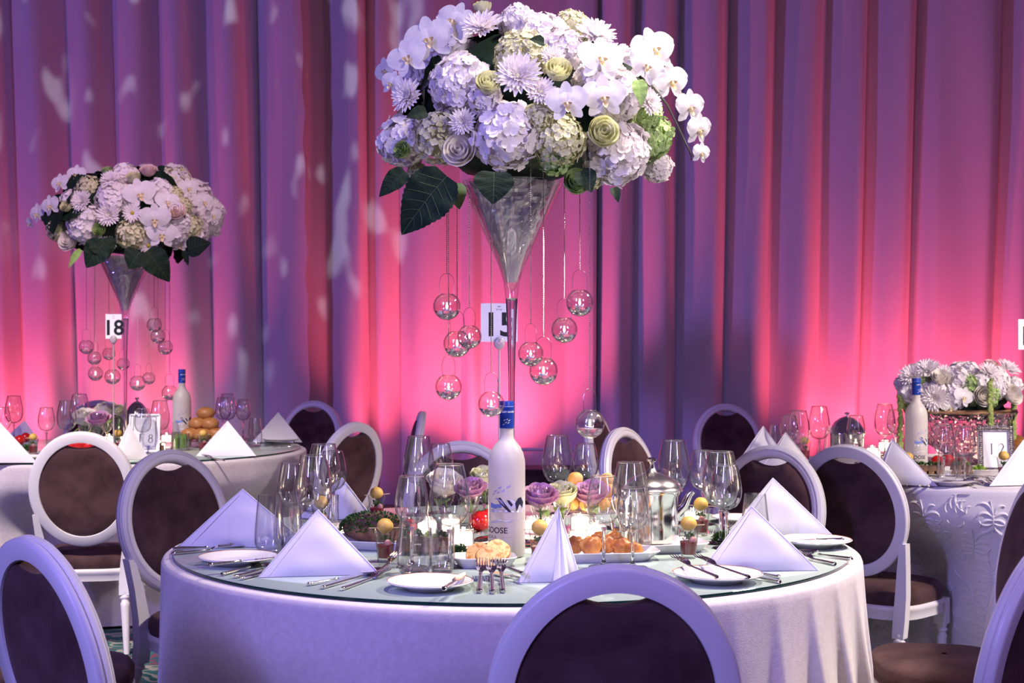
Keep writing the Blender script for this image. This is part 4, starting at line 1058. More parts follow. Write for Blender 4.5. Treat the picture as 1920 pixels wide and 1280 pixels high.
for px, py, rp, lit, top, lb in ((162, 650, 14, False, 475, 'leftmost unlit globe under the left flower dome'), (177, 671, 13, False, 475, 'unlit globe just above the lit one at the left vase'), (179, 700, 14, True, 475, 'lit globe at the lower left of the left vase'), (211, 706, 15, True, 490, 'lit globe behind the pole of the 18 card'), (204, 663, 12, False, 490, 'unlit globe right under the 18 card'), (231, 682, 12, False, 490, 'unlit globe behind the left vase stem'), (258, 718, 15, True, 490, 'lit globe just right of the left vase stem'), (279, 709, 12, False, 490, 'unlit globe right of the lit one beside the stem'), (289, 609, 14, False, 470, 'upper unlit globe of the three at the right of the left vase'), (296, 630, 14, False, 470, 'middle unlit globe of the three at the right of the left vase'), (310, 651, 14, False, 470, 'lower unlit globe of the three at the right of the left vase'), (318, 736, 15, False, 470, 'unlit globe beside the left vodka bottle shoulder')):
    globe(px, py, rp, 7.27+(.24 if px in (204, 231) else -.28 if px == 258 else -.17 if 190 < px < 275 else (.14 if px == 318 else rng.uniform(-.12, .06))), top-(40 if px in (204, 231) else 14), lb, gl, lit, False)
# ------------------------------------------------------------------ lettering
def text_mesh(s, size, mt, offset=0.0, align='CENTER', name='lettering', ext=0.0003):
    c = bpy.data.curves.new('txt', 'FONT'); c.body = s; c.size = size; c.align_x = align; c.align_y = 'CENTER'; c.offset = offset; c.resolution_u = 4; c.extrude = ext
    o = bpy.data.objects.new('txt', c); COL.objects.link(o); bpy.context.view_layer.update()
    me = bpy.data.meshes.new_from_object(o); bpy.data.objects.remove(o); bpy.data.curves.remove(c)
    me.name = name; me.materials.clear(); me.materials.append(mt); return me
def wrap(me, R, a0, z0, sub=False):      # bend flat lettering (x, y) round a cylinder at angle a0, height z0
    for v in me.vertices:
        x, y, e = v.co; a = a0+x/R; r = R+.0004+max(0, e)
        v.co = (r*cos(a), r*sin(a), z0+y)
    me.update(); return me
# ------------------------------------------------------------------ vodka bottles
def frosted():
    m, n, l, p = nt('frosted_glass'); out = n['Material Output']
    p.inputs['Base Color'].default_value = (.86, .82, .78, 1); p.inputs['Roughness'].default_value = .38
    t = n.new('ShaderNodeBsdfTranslucent'); t.inputs['Color'].default_value = (.86, .82, .78, 1)
    r = n.new('ShaderNodeBsdfRefraction'); r.inputs['Roughness'].default_value = .35; r.inputs['IOR'].default_value = 1.15; r.inputs['Color'].default_value = (.95, .92, .9, 1)
    a = n.new('ShaderNodeMixShader'); a.inputs[0].default_value = .30; l.new(t.outputs[0], a.inputs[1]); l.new(r.outputs[0], a.inputs[2])
    b = n.new('ShaderNodeMixShader'); b.inputs[0].default_value = .45; l.new(p.outputs[0], b.inputs[1]); l.new(a.outputs[0], b.inputs[2]); l.new(b.outputs[0], out.inputs['Surface'])
    return m
M['frost'] = frosted()
M['blue_cap'] = mat('blue_foil', (0.012, 0.05, 0.36), 0.35)
M['print_blue'] = mat('print_blue', (0.20, 0.28, 0.62), 0.5); M['print_vio'] = mat('print_violet', (0.42, 0.38, 0.66), 0.5)
M['print_black'] = mat('print_black', (0.02, 0.02, 0.05), 0.4); M['print_pale'] = mat('print_pale', (0.70, 0.70, 0.82), 0.5)
M['print_red'] = mat('print_red', (.6, .02, .02), .5); M['print_white'] = mat('print_white', (.85, .85, .9), .4); M['print_grey'] = mat('print_grey', (.25, .25, .3), .5)
def make_bottle():
    t = thing('vodka_bottle', '', 'bottle'); R = .0470
    m = MB(); m.lathe([(0, .004), (R*.7, 0), (R*.92, .003), (R, .014), (R, .225), (R*.985, .243), (R*.90, .262), (R*.72, .279), (R*.52, .290), (R*.40, .298), (R*.36, .308), (R*.345, .38), (0, .38)], 56); m.obj('glass_body', M['frost'], t)
    q = R*.385
    m = MB(); m.lathe([(q, .325), (q, .375), (q*1.03, .377), (q*1.03, .380), (q, .382), (q*1.01, .391), (q*.96, .3935), (0, .3935)], 32); m.obj('cap', M['blue_cap'], t)
    inst('cap_lettering', wrap(text_mesh('GREY GOOSE', .0062, M['print_white'], .0001), q, -1.35, .3665), t)
    m = MB(); m.lathe([(q*1.012, .3795), (q*1.036, .380), (q*1.012, .3805)], 32); m.obj('cap_line', M['print_white'], t)
    def decal(polys, mt, name, rad, off=.0006):
        m = MB()
        for P2 in polys:                   # fans of (angle*R, z) outlines, subdivided across
            cxn = sum(p[0] for p in P2)/len(P2); czn = sum(p[1] for p in P2)/len(P2); n = len(P2)
            vs = []
            for s in (1.0, .66, .33):
                vs += [(cxn+(p[0]-cxn)*s, czn+(p[1]-czn)*s) for p in P2]
            vs.append((cxn, czn))
            V3 = [((rad+off)*cos(-pi/2+x/rad), (rad+off)*sin(-pi/2+x/rad), z) for x, z in vs]
            fs = [(s*n+k, s*n+(k+1) % n, (s+1)*n+(k+1) % n, (s+1)*n+k) for s in range(2) for k in range(n)]+[(2*n+k, 2*n+(k+1) % n, 3*n) for k in range(n)]
            m.add(V3, fs)
        m.obj(name, mt, t, recalc=True)
    def bird(x, z, s): return [[(x, z), (x+s*.5, z+s*.15), (x+s*.55, z+s*.9), (x+s*.2, z+s*.45), (x-s*.5, z+s*.3)], [(x, z), (x-s*.6, z-s*.2), (x-s*.2, z+s*.2), (x+s*.4, z+s*.12)]]
    B = []
    for x, z, s in ((-.018, .176, .009), (-.030, .167, .008), (-.036, .160, .007), (.004, .178, .010), (-.010, .168, .009), (-.022, .164, .008)): B += bird(x, z, s)
    decal(B, M['print_vio'], 'printed_geese', R)
    W = []
    for x, z, s in ((-.006, .345, .004), (.001, .347, .004), (.006, .344, .005), (-.002, .339, .004), (.004, .338, .005), (-.008, .334, .004)): W += bird(x, z, s)
    decal(W, M['print_white'], 'cap_geese', q)
    decal([[(-.046, .140), (-.03, .136), (-.012, .139), (-.012, .128), (-.03, .125), (-.046, .127)]], M['print_blue'], 'printed_sea', R)
    decal([[(-.046, .1235), (0, .124), (.046, .121), (.046, .113), (0, .116), (-.046, .115)], [(-.046, .092), (-.02, .098), (.01, .096), (.046, .102), (.046, .098), (.01, .091), (-.02, .092), (-.046, .087)], [(-.006, .140), (.01, .150), (.03, .146), (.05, .152), (.06, .12), (.04, .115), (.01, .125)]], M['print_pale'], 'printed_mist', R, .0004)
    decal([[(-.026, .150), (-.016, .154), (-.010, .146), (.004, .128), (.012, .118), (.006, .117), (-.006, .128), (-.018, .140)], [(.000, .148), (.008, .146), (.016, .136), (.012, .131), (.006, .138)], [(.022, .140), (.030, .151), (.040, .154), (.050, .140), (.046, .126), (.038, .138), (.030, .130), (.026, .118)]], M['print_black'], 'printed_peaks', R, .0008)
    decal([[(-.030, .151), (-.026, .153), (-.012, .146), (-.004, .132), (-.014, .140)]], M['print_vio'], 'printed_ridges', R, .0010)
    inst('brand_lettering', wrap(text_mesh('GREY GOOSE', .0205, M['print_black'], .0002), R, -pi/2-1.27, .0705), t)
    inst('kind_lettering', wrap(text_mesh('VODKA', .0125, M['print_grey'], .0), R, -pi/2-1.02, .0535), t)
    inst('small_lettering', wrap(text_mesh('IMPORTED', .0055, M['print_grey'], .0), R, -pi/2-.98, .042), t)
    decal([[(-.022, .0265), (-.008, .0265), (-.008, .0225), (-.022, .0225)]], M['print_red'], 'red_mark', R)
    decal([[(-.014, .0540), (.012, .0540), (.012, .0535), (-.014, .0535)]], M['print_grey'], 'printed_line', R)
    return t
bottle = Maker(make_bottle); gb = 'frosted vodka bottles'
bottle('frosted vodka bottle with blue cap in front of the centre vase', on_t(950, 1043), 0, gb)
bottle('frosted vodka bottle with blue cap on the left table', on_t(341, 838), .55, gb, 1.02)
bottle('frosted vodka bottle before the crystal bowl on the right table', on_t(1718, 888), .55, gb, (.97, .97, 1.0))
# ------------------------------------------------------------------ table number cards on poles
def number_pole(label, txt, px, py, d, w, h, topbase, lines=True, dy=0):
    t = thing('table_number', label, 'table number', (P(px, py, d).x, d, ZT+.0006), 0, 'table numbers on clear poles')
    k = d/F; z = HC-(py-640)*k-ZT
    m = MB(); m.box((0, 0, z), (w*k, .0016, h*k)); c = m.obj('card', M['card'], t, smooth=False)
    me = text_mesh(txt, h*k*.86, M['ink'], h*k*.018); inst('number', me, c, (0, -.0012, z-h*k*.08), (pi/2, 0, 0))
    if lines:
        def sc(q):
            m = MB(); m.tube([(-.009+.0012*i, 0, .0035*sin(i*1.5)*(.5+.5*sin(i*.7))) for i in range(16)], .0004, 4); return m
        sc(0).obj('script_mark', M['ink'], c, (0, -.0014, z+h*k*.34))
        m = MB(); m.box((0, -.0013, z+h*k*.42), (.010, .0004, .0016)); m.obj('small_mark', M['ink'], c, smooth=False)
    zb = z-h*k/2
    m = MB(); m.lathe([(0, .012), (.0035, .012), (.0035, zb-.02), (0, zb-.02)], 12); m.obj('pole', M['plastic'], t)
    m = MB(); m.ball((0, -.006, zb-.004), .0165*(1 if d < 5 else 1.1), 14, 10, sq=(1, .45, 1.15)); m.obj('clip', M['plastic'], t)
    m = MB(); m.lathe([(0, 0), (.04, 0), (.04, .006), (.03, .012), (0, .012)], 32); m.obj('foot', M['plastic'], t)
    return t
number_pole('white card 15 on a pole behind the centre vase stem', '15', 936, 605, 4.22, 69, 72, 0)
number_pole('white card 18 on a pole at the left vase', '18', 213, 612, 7.0, 30, 46, 0)
number_pole('white card on a pole cut by the right picture edge', '12', 1934, 627, 5.75, 50, 57, 0)
# ------------------------------------------------------------------ framed number cards
def ribbon(m, pts, w, y):
    # flat stroke in the xz plane with a width per point
    vs = []; n = len(pts)
    for i in range(n):
        a, b = pts[max(i-1, 0)], pts[min(i+1, n-1)]; dx, dz = b[0]-a[0], b[1]-a[1]; q = sqrt(dx*dx+dz*dz) or 1
        ww = w[i] if isinstance(w, list) else w
        vs += [(pts[i][0]-dz/q*ww/2, y, pts[i][1]+dx/q*ww/2), (pts[i][0]+dz/q*ww/2, y, pts[i][1]-dx/q*ww/2)]
    m.add(vs, [(2*i, 2*i+1, 2*i+3, 2*i+2) for i in range(n-1)])
def serif(m, ch, x, z, h, y):
    if ch == '1':
        ribbon(m, [(x, z), (x, z+h)], h*.085, y); ribbon(m, [(x-h*.12, z), (x+h*.12, z)], h*.03, y); ribbon(m, [(x-h*.12, z+h), (x+h*.12, z+h)], h*.03, y)
    elif ch == '2':
        pts = [(x-h*.24+.0, z+h*.76)]+[(x-h*.0+h*.24*cos(a), z+h*.75+h*.25*sin(a)) for a in [pi-.2-k*(pi+.5)/10 for k in range(11)]]+[(x+h*.02, z+h*.30), (x-h*.24, z+h*.02), (x, z+h*.02), (x+h*.28, z+h*.02)]
        ribbon(m, pts, [h*.03]*5+[h*.06]*4+[h*.085]*3+[h*.06, h*.035, h*.05, h*.06], y)
    else:
        for c, r in ((.74, .21), (.27, .26)):
            ribbon(m, [(x+h*r*.9*cos(a), z+h*c+h*r*sin(a)) for a in [2*pi*k/20 for k in range(21)]], [h*(.03+.05*abs(cos(2*pi*k/20))) for k in range(21)], y)
def picture_frame(label, px, py, base_y, w, h, digits, ornate, rz=0):
    p = T(px, base_y); k = p.y/F; W, H = w*k, h*k; b = .022 if ornate else .008
    t = thing('card_frame', label, 'frame', (p.x, p.y, ZT+.0006), rz, 'framed number cards'); tilt = .14
    def X(v): x, y, z = v; return (x, y*cos(tilt)+z*sin(tilt), z*cos(tilt)-y*sin(tilt)+.003)
    for q, (c, d) in enumerate((((0, 0, b/2), (W, .012, b)), ((0, 0, H-b/2), (W, .012, b)), ((-W/2+b/2, 0, H/2), (b, .012, H)), ((W/2-b/2, 0, H/2), (b, .012, H)))):
        m = MB(); m.box(c, d); m.V = [X(v) for v in m.V]
        if ornate:
            n = int(max(d[0], d[2])/.0085)
            for i in range(n):
                f = (i+.5)/n-.5
                cc = (c[0]+(d[0]*f if d[0] > d[2] else 0), -.007, c[2]+(d[2]*f if d[2] > d[0] else 0)); mm = MB(); mm.ball(cc, .0042, 6, 4, sq=(1.2, .7, 1.2)); m.add([X(v) for v in mm.V], mm.Fc)
                mm = MB(); mm.ball((cc[0]+(.0075 if d[2] > d[0] else 0), -.006, cc[2]+(.0075 if d[0] > d[2] else 0)), .0026, 5, 4); m.add([X(v) for v in mm.V], mm.Fc)
        m.obj('frame_bar', M['antique'] if ornate else M['card'], t, smooth=False)
    m = MB(); m.box((0, .001, H/2), (W-2*b+.002, .004, H-2*b+.002)); m.V = [X(v) for v in m.V]; c = m.obj('card', M['card'], t, smooth=False)
    m = MB(); hh = H*.22; z0 = H*.40 if ornate else H*.25
    for j, ch in enumerate(digits): serif(m, ch, (-.11+.26*j)*W if ornate else (-.14+.34*j)*W, z0, hh, -.0022)
    m.V = [X(v) for v in m.V]; m.obj('number', M['ink'], c, smooth=False, recalc=False)
    if not ornate:
        m = MB(); a, zz = W*.36, H
        for q0, q1 in (((-a, zz*.08), (a, zz*.08)), ((a, zz*.08), (a, zz*.92)), ((a, zz*.92), (-a, zz*.92)), ((-a, zz*.92), (-a, zz*.08))): ribbon(m, [q0, q1], .0022, -.0022)
        m.V = [X(v) for v in m.V]; m.obj('printed_border', M['ink'], c, smooth=False, recalc=False)
    m = MB(); m.box((0, .05, H*.30), (W*.3, .004, H*.62)); m.V = [(x, y+.02*(1-z/H*1.4), max(z, .001)) for x, y, z in m.V]; m.obj('back_strut', M['ink'], t, smooth=False)
M['antique'] = mat('antique_silver', (.42, .38, .36), .3, 1.0, col2=(.16, .14, .15), scale=120)
picture_frame('white framed card 18 standing on the left table', 270, 800, 849, 58, 72, '18', False, .05)
picture_frame('ornate silver frame with card 12 on the right table', 1868, 845, 888, 66, 88, '12', True, -.12)
# ------------------------------------------------------------------ candles in votive glasses
def make_votive():
    t = thing('votive_candle', '', 'candle')
    R, H = .0285, .050; rib = lambda a, z: 1+.018*cos(14*a)
    m = MB(); m.lathe([(0, 0), (R*.94, 0), (R, .004), (R, H), (R-.002, H+.0008), (R-.0032, H), (R-.0032, .008), (0, .007)], 56, rfn=rib); m.obj('ribbed_glass', M['tglass'], t)
    m = MB(); m.lathe([(0, .0075), (R-.0036, .0075), (R-.0036, .038), (.006, .037), (0, .0375)], 28); m.obj('wax', M['wax'], t)
    m = MB(); m.lathe([(0, .038), (.0022, .041), (.0028, .045), (.0018, .050), (0, .055)], 10); m.obj('flame', M['flame'], t)
    return t
votive = Maker(make_votive); gvo = 'votive candles in ribbed glasses'
def candle(px, py, lb, grp=gvo, s=1.0, pw=0):
    c = on_t(px, py); votive(lb, c, rng.uniform(0, 1), grp, s)
    if pw: light('candle_light', 'POINT', (c[0], c[1], ZT+.085), None, pw, (1.0, .70, .42), .03)
candle(868, 1026, 'votive candle behind the blini plate, left of the bottle', pw=.6)
candle(800, 1004, 'votive candle behind the two wine glasses left of the bottle')
candle(845, 1000, 'votive candle under the white rose left of the bottle')
candle(1002, 1002, 'votive candle behind the potato ball right of the bottle', pw=.6)
candle(1040, 1000, 'votive candle behind the tip of the narrow napkin')
candle(1088, 996, 'rear votive candle before the heap of puffs')
candle(1118, 1012, 'middle votive candle before the heap of puffs', pw=.7)
candle(1086, 1026, 'front votive candle right of the narrow napkin')
candle(1300, 985, 'votive candle right of the coffee pot')
candle(653, 1010, 'votive candle left of the herb loaf', s=.9)
gvl, gvr = 'votive candles on the left table', 'votive candles on the right table'
candle(205, 832, 'votive candle under the white roses of the left table', gvl, pw=.6)
candle(312, 830, 'votive candle left of the left vodka bottle', gvl)
candle(228, 838, 'votive candle behind the white chair, left table', gvl)
candle(300, 846, 'votive candle in front of the framed 18 card', gvl)
candle(1636, 856, 'rear votive candle right of the silver dome', gvr)
candle(1660, 848, 'votive candle beside the left tassel', gvr, 1.2, .8)
candle(1640, 862, 'front votive candle behind the dark chair top', gvr)
candle(1832, 848, 'votive candle before the crystal bowl', gvr, pw=.6)
candle(1765, 850, 'votive candle right of the right vodka bottle', gvr)
# ------------------------------------------------------------------ coffee pot and silver dome
p = T(1222, 1030); t = thing('coffee_pot', 'polished silver coffee pot with domed lid among the glasses', 'coffee pot', (p.x, p.y, ZT+.0245)); k = p.y/F
R, H = 53*k, 92*k
m = MB(); m.lathe([(0, 0), (R*.94, 0), (R*.95, .004), (R*.92, H*.5), (R*.93, H*.9), (R*.98, H*.94), (R*1.0, H), (0, H)], 56); m.obj('body', M['silver'], t)
m = MB(); m.lathe([(R*.9, H+.001), (R*1.08, H+.001), (R*1.10, H+.005), (R*1.02, H+.008), (R*1.0, H+.014), (R*.88, H+.025), (R*.66, H+.036), (R*.40, H+.044), (R*.20, H+.051), (R*.11, H+.060), (0, H+.060)], 56); l_ = m.obj('lid', M['brushed'], t)
m = MB(); m.lathe([(0, H+.059), (.006, H+.059), (.0045, H+.072), (.006, H+.076), (.013, H+.079), (.0135, H+.084), (.008, H+.088), (0, H+.089)], 20); m.obj('knob', M['silver'], l_)
m = MB(); m.tube([(R*.9, 0, H*.55), (R*1.15, 0, H*.70), (R*1.32, 0, H*.92), (R*1.45, 0, H*1.0)], [.014, .012, .009, .008], 12); m.obj('spout', M['silver'], t)
m = MB(); m.tube([(-R*.92, 0, H*.86), (-R*1.35, 0, H*.90), (-R*1.5, 0, H*.6), (-R*1.35, 0, H*.25), (-R*.92, 0, H*.22)], .0065, 10); m.obj('handle', M['silver'], t)
def dome(label, px, py, r, hpx, z=ZT):
    p = T(px, py, z); k = p.y/F; R = r*k; t = thing('silver_dome', label, 'pot', (p.x, p.y, z+.0006), 0, 'silver covered pots'); H = hpx*k
    m = MB(); m.lathe([(0, 0), (R*.9, 0), (R*.95, H*.05), (R*.97, H*.45), (R, H*.5), (0, H*.5)], 48); m.obj('body', M['silver'], t)
    m = MB(); m.lathe([(R*.95, H*.5), (R*1.06, H*.505), (R*1.05, H*.53), (R*.95, H*.62), (R*.72, H*.76), (R*.42, H*.85), (R*.12, H*.9), (0, H*.9)], 48); l = m.obj('lid', M['silver'], t)
    m = MB(); m.lathe([(0, H*.895), (.006, H*.90), (.005, H*.93), (.012, H*.95), (.012, H*.98), (0, H)], 16); m.obj('knob', M['silver'], l)
dome('silver domed pot among glasses at the left of the right table', 1588, 852, 32, 80)
dome('silver domed pot behind the framed 18 card on the left table', 257, 822, 22, 78)
# ------------------------------------------------------------------ roses in small stemmed glasses
def make_cordial():
    t = thing('cordial_glass', '', 'stemmed glass')
    o = [(.003, .055), (.013, .060), (.022, .075), (.028, .098), (.030, .125), (.0285, .150)]
    m = MB(); m.lathe([(0, .054)]+o+[(r-.0012, z+.001) for r, z in o[::-1]]+[(0, .057)], 32); m.obj('bowl', M['tglass'], t)
    m = MB(); m.lathe([(0, 0), (.028, 0), (.028, .002), (.012, .005), (.004, .012), (.0034, .045), (.006, .053), (0, .0535)], 24); m.obj('stem', M['sglass'], t)
    return t
cordial = Maker(make_cordial)
def rose_in_glass(px, py, base_y, r, kind, name, lb, glass=True, leafy=True):
    p = T(px, base_y); k = p.y/F; z = HC-(py-640)*k; grp = 'roses in small glasses'
    if glass: cordial('small stemmed glass under the '+' '.join(lb.split()[:9]), (p.x, p.y, ZT+.0006), 0, 'small stemmed glasses', max(.8, min(1.25, (z-ZT)/.122)))
    t = thing('rose', lb, 'rose', (p.x, p.y, z), 0, grp); s = r*k
    q = frame_of(Vector((rng.uniform(-.15, .15), -.42, 1))).to_quaternion()
    inst('flower_head', ROSE[kind], t, (0, 0, s*.18), q, s*1.12)
    m = MB(); m.tube([(0, 0, -s*.6), (.002, .002, -s*1.4), (0, .004, max(-s*2.4, ZT+.06-z))], .0035, 8); m.obj('stem', M['stem'], t)
    o = inst('leaf', LEAFG, t, (0, 0, -s*.75), Quaternion((0, 0, 1), rng.uniform(2, 4)), s*.9)
rose_in_glass(1013, 932, 1012, 33, 'pet_mauve', 'mauve', 'mauve rose right of the vodka bottle')
rose_in_glass(1054, 928, 1004, 32, 'pet_rose', 'green', 'pale green rose above the narrow napkin')
rose_in_glass(1108, 926, 996, 33, 'pet_mauve', 'mauve', 'mauve rose behind the wine glass before the puffs')
rose_in_glass(835, 908, 990, 36, 'pet_cream', 'cream', 'cream rose seen through the large glass left of the bottle')
rose_in_glass(882, 918, 998, 29, 'pet_mauve', 'mauve', 'mauve rose between large glass and vodka bottle')
rose_in_glass(908, 898, 980, 31, 'pet_rose', 'green', 'pale rose half hidden by the left side of the vodka bottle')
rose_in_glass(160, 784, 838, 24, 'pet_cream', 'cream', 'cream rose at the left of the left table roses')
rose_in_glass(184, 787, 846, 22, 'pet_mauve', 'mauve', 'mauve centred rose in front on the left table')
rose_in_glass(200, 770, 835, 22, 'pet_cream', 'cream', 'cream rose behind the mauve one on the left table')
rose_in_glass(222, 770, 836, 15, 'pet_rose', 'green', 'pale green rose at the left vase stem')
# ------------------------------------------------------------------ beet shots with a potato ball on a pick
def make_shot():
    t = thing('beet_shot', '', 'appetiser')
    o = [(0, 0), (.0185, 0), (.019, .004), (.0235, .055), (.0275, .080)]
    m = MB(); m.lathe(o+[(r-.0013, z) for r, z in o[::-1][:-2]]+[(.0172, .010), (0, .010)], 32); m.obj('shot_glass', M['shotglass'], t)
    m = MB(); m.lathe([(0, .0105), (.0172, .0105), (.0214, .043), (.012, .0435), (0, .043)], 28); m.obj('beet_jelly', M['beet'], t)
    m = MB(); m.ball((.006, -.012, .047), .0095, 10, 7, lump=.2); m.obj('ham_ball', M['pink_meat'], t)
    m = MB(); r2 = random.Random(3)
    for k in range(34):
        a = r2.uniform(0, 6.3); q = r2.uniform(0, .017); d = Vector((r2.uniform(-1, 1), r2.uniform(-1, 1), r2.uniform(.2, 1.3)))
        petal(m, Vector((q*cos(a), q*sin(a), r2.uniform(.044, .060))), d, Vector((.2, .3, 1)), .011, .006, .3)
    m.obj('herb_sprig', M['herb'], t, recalc=False)
    m = MB(); m.ball((0, 0, .0885), .0205, 16, 10, lump=.06, sq=(1, 1, .92)); m.obj('potato_ball', M['potato'], t)
    m = MB(); m.tube([(-.040, 0, .0835), (.044, 0, .0835)], .0011, 6); m.obj('pick', M['bamboo'], t)
    return t
shot = Maker(make_shot); gs = 'beet shots on the centre table'
shot('beet shot with potato ball right of the white napkin', on_t(722, 1053), .1, gs)
shot('beet shot behind the herb loaf, potato ball against the drape', on_t(706, 978), .5, gs, .98)
shot('beet shot half hidden by the narrow napkin', on_t(1012, 1058), 0, gs, (1, 1, 1.02))
shot('beet shot before the coffee pot spout', on_t(1291, 1046), .3, gs, (1, 1, .98))
shot('beet shot behind the other one at right of the coffee pot', on_t(1314, 1004), -.4, gs)
shot('beet shot behind the left cluster of wine glasses', on_t(602, 1000), .2, gs)
gs2 = 'beet shots on the left table'
shot('beet shot beside the cherry tomatoes, left table', on_t(62, 852), .1, gs2, .95)
shot('beet shot behind the white chair on the left table', on_t(221, 846), .5, gs2)
shot('beet shot left of the brightly lit napkin', on_t(381, 846), .2, gs2)
gs3 = 'beet shots on the right table'
shot('beet shot at the left end of the right table', on_t(1509, 862), .3, gs3)
shot('beet shot before the right vodka bottle', on_t(1703, 896), .2, gs3, .95)
shot('beet shot in front of the ornate frame', on_t(1882, 896), .0, gs3)
# ------------------------------------------------------------------ food
def lump(name, label, cat, mt, loc, r, sq=(1, 1, .8), lp=.12, grp=None, seed=0, seg=16, freq=2.5, rz=0):
    m = MB(); m.ball((0, 0, 0), r, seg, int(seg*.65), lump=lp, sq=sq, seed=seed, freq=freq)
    zm = min(v[2] for v in m.V); m.V = [(x, y, z-zm) for x, y, z in m.V]
    o = m.obj(name, mt, loc=loc, rot=(0, 0, rz)); tag(o, label, cat, grp); return o
def zt(px, py, dz): p = T(px, py); return (p.x, p.y, ZT+dz)
# herb crusted loaf, with its own crust and herbs
p = zt(702, 1020, .008); t = thing('herb_loaf', 'loaf with a green herb crust on the left platter', 'bread', p, -.15)
m = MB(); m.ball((0, 0, .035), .088, 24, 14, lump=.10, sq=(1, .50, .46), freq=3); m.V = [(x, y, max(0, z)) for x, y, z in m.V]; m.obj('loaf', M['ham'], t)
m = MB(); r2 = random.Random(8)
for k in range(700):
    a = r2.uniform(0, 6.3); e = r2.uniform(-.1, 1.35); n = Vector((cos(a)*cos(e), sin(a)*cos(e), sin(e)))
    if n.z > .80 and r2.random() < .8: continue
    petal(m, Vector((n.x*.089, n.y*.046, .034+n.z*.042)), n+Vector([r2.uniform(-.6, .6) for _ in range(3)]), n, .010, .006, .3)
o = m.obj('herb_crust', M['herb'], t, recalc=False)
def tuft(m, c, r, n, rr, sz=.009):
    for k in range(n):
        d = Vector((rr.gauss(0, 1), rr.gauss(0, 1), abs(rr.gauss(0, 1)))).normalized()
        petal(m, Vector(c)+d*r*rr.uniform(.4, 1), d+Vector((0, 0, .2)), Vector((rr.uniform(-1, 1), rr.uniform(-1, 1), 1)), sz, sz*.8, .3)
def sandwich(px, py, dz, label, seed, garnish, grp, rz=0, w=.042):
    t = thing('open_sandwich', label, 'sandwich', zt(px, py, dz), rz, grp); rr = random.Random(seed)
    m = MB(); m.box((0, 0, .006), (w, .034, .012)); m.obj('bread_slice', M['bread'], t, smooth=False)
    m = MB(); m.box((0, 0, .023), (w*.94, .032, .021), taper=.93); m.V = [(x, y, z+.002*noise.noise(Vector((x*80, y*80, seed)))) for x, y, z in m.V]; m.obj('filling', M['ham'], t, smooth=False)
    m = MB(); tuft(m, (0, 0, .034), .013, 60, rr, .008); m.obj('parsley', M['herb'] if garnish == 'h' else M['lettuce'], t, recalc=False)
gsa = 'open sandwiches on the left platter'
for i, (px, py, g) in enumerate(((758, 1040, 'h'), (782, 1036, 'h'), (806, 1040, 'l'), (828, 1038, 'h'))):
    sandwich(px, py, .009, ('leftmost open sandwich of the platter beside the herb loaf', 'second open sandwich from the left on that platter', 'third open sandwich with pale green garnish left of the bottle', 'rightmost open sandwich of the platter left of the bottle')[i], 20+i, g, gsa, .1*i)
def parsley_thing(label, px, py, dz, r, mt, seed):
    m = MB(); tuft(m, (0, 0, r*.2), r, 190, random.Random(seed), r*.34)
    zm = min(v[2] for v in m.V); m.V = [(x, y, z-zm) for x, y, z in m.V]
    o = m.obj('lettuce_tuft', mt, loc=zt(px, py, dz), recalc=False); tag(o, label, 'garnish', 'green garnish')
parsley_thing('curly parsley tuft at the right of the left platter', 862, 1042, .001, .024, M['herb'], 31)
parsley_thing('bright lettuce tuft before the ornate frame', 1836, 888, .001, .03, M['lettuce'], 32)
parsley_thing('green garnish beside the coffee pot platter', 1355, 1016, .001, .026, M['herb'], 33)
parsley_thing('green garnish behind the cherry tomatoes', 50, 846, .001, .03, M['herb'], 34)
M['blini_edge'] = mat('blini_edge', (.42, .17, .05), .7)
# blini: three small pancakes leaning on one another
def blin(label, px, py, dz, r, tilt, rz):
    m = MB(); m.lathe([(0, 0), (r*.92, 0), (r, .003), (r, .006), (r*.93, .0085)], 36, 1, rfn=lambda a, z: 1+.02*sin(5*a+z*90)); m.lathe([(r*.93, .0085), (r*.5, .0095), (0, .0095)], 36, 0, rfn=lambda a, z: 1+.02*sin(5*a+z*90))
    o = m.obj('pancake', [M['blini'], M['blini_edge']], loc=zt(px, py, dz), rot=(tilt, 0, rz)); tag(o, label, 'pancake', 'small pancakes on the square plate')
blin('front small pancake of the square plate', 915, 1066, .024, .031, .85, .05)
blin('rear right small pancake leaning behind the front one', 933, 1056, .030, .032, .80, .25)
blin('left small pancake leaning behind the front one', 896, 1058, .026, .030, .85, -.4)
gpa = 'glazed pastries on one platter'
for i, (px, py, r, lb) in enumerate(((1078, 1046, .0245, 'glazed pastry beside the narrow napkin'), (1108, 1050, .0265, 'large glazed pastry second from the narrow napkin'), (1138, 1046, .0245, 'glazed pastry under the wine glass stem, third from the napkin'), (1164, 1048, .0245, 'glazed pastry seen through the short wine glass'), (1188, 1052, .021, 'rightmost glazed pastry behind the small water glass'), (1122, 1034, .022, 'glazed pastry in the back row of its platter'), (1152, 1032, .022, 'rightmost glazed pastry of the back row'))):
    o = lump('pastry', lb, 'pastry', M['pastry'], zt(px, py, .010), r, (1.05, .95, .9), .24, gpa, i, 24, 2.2)
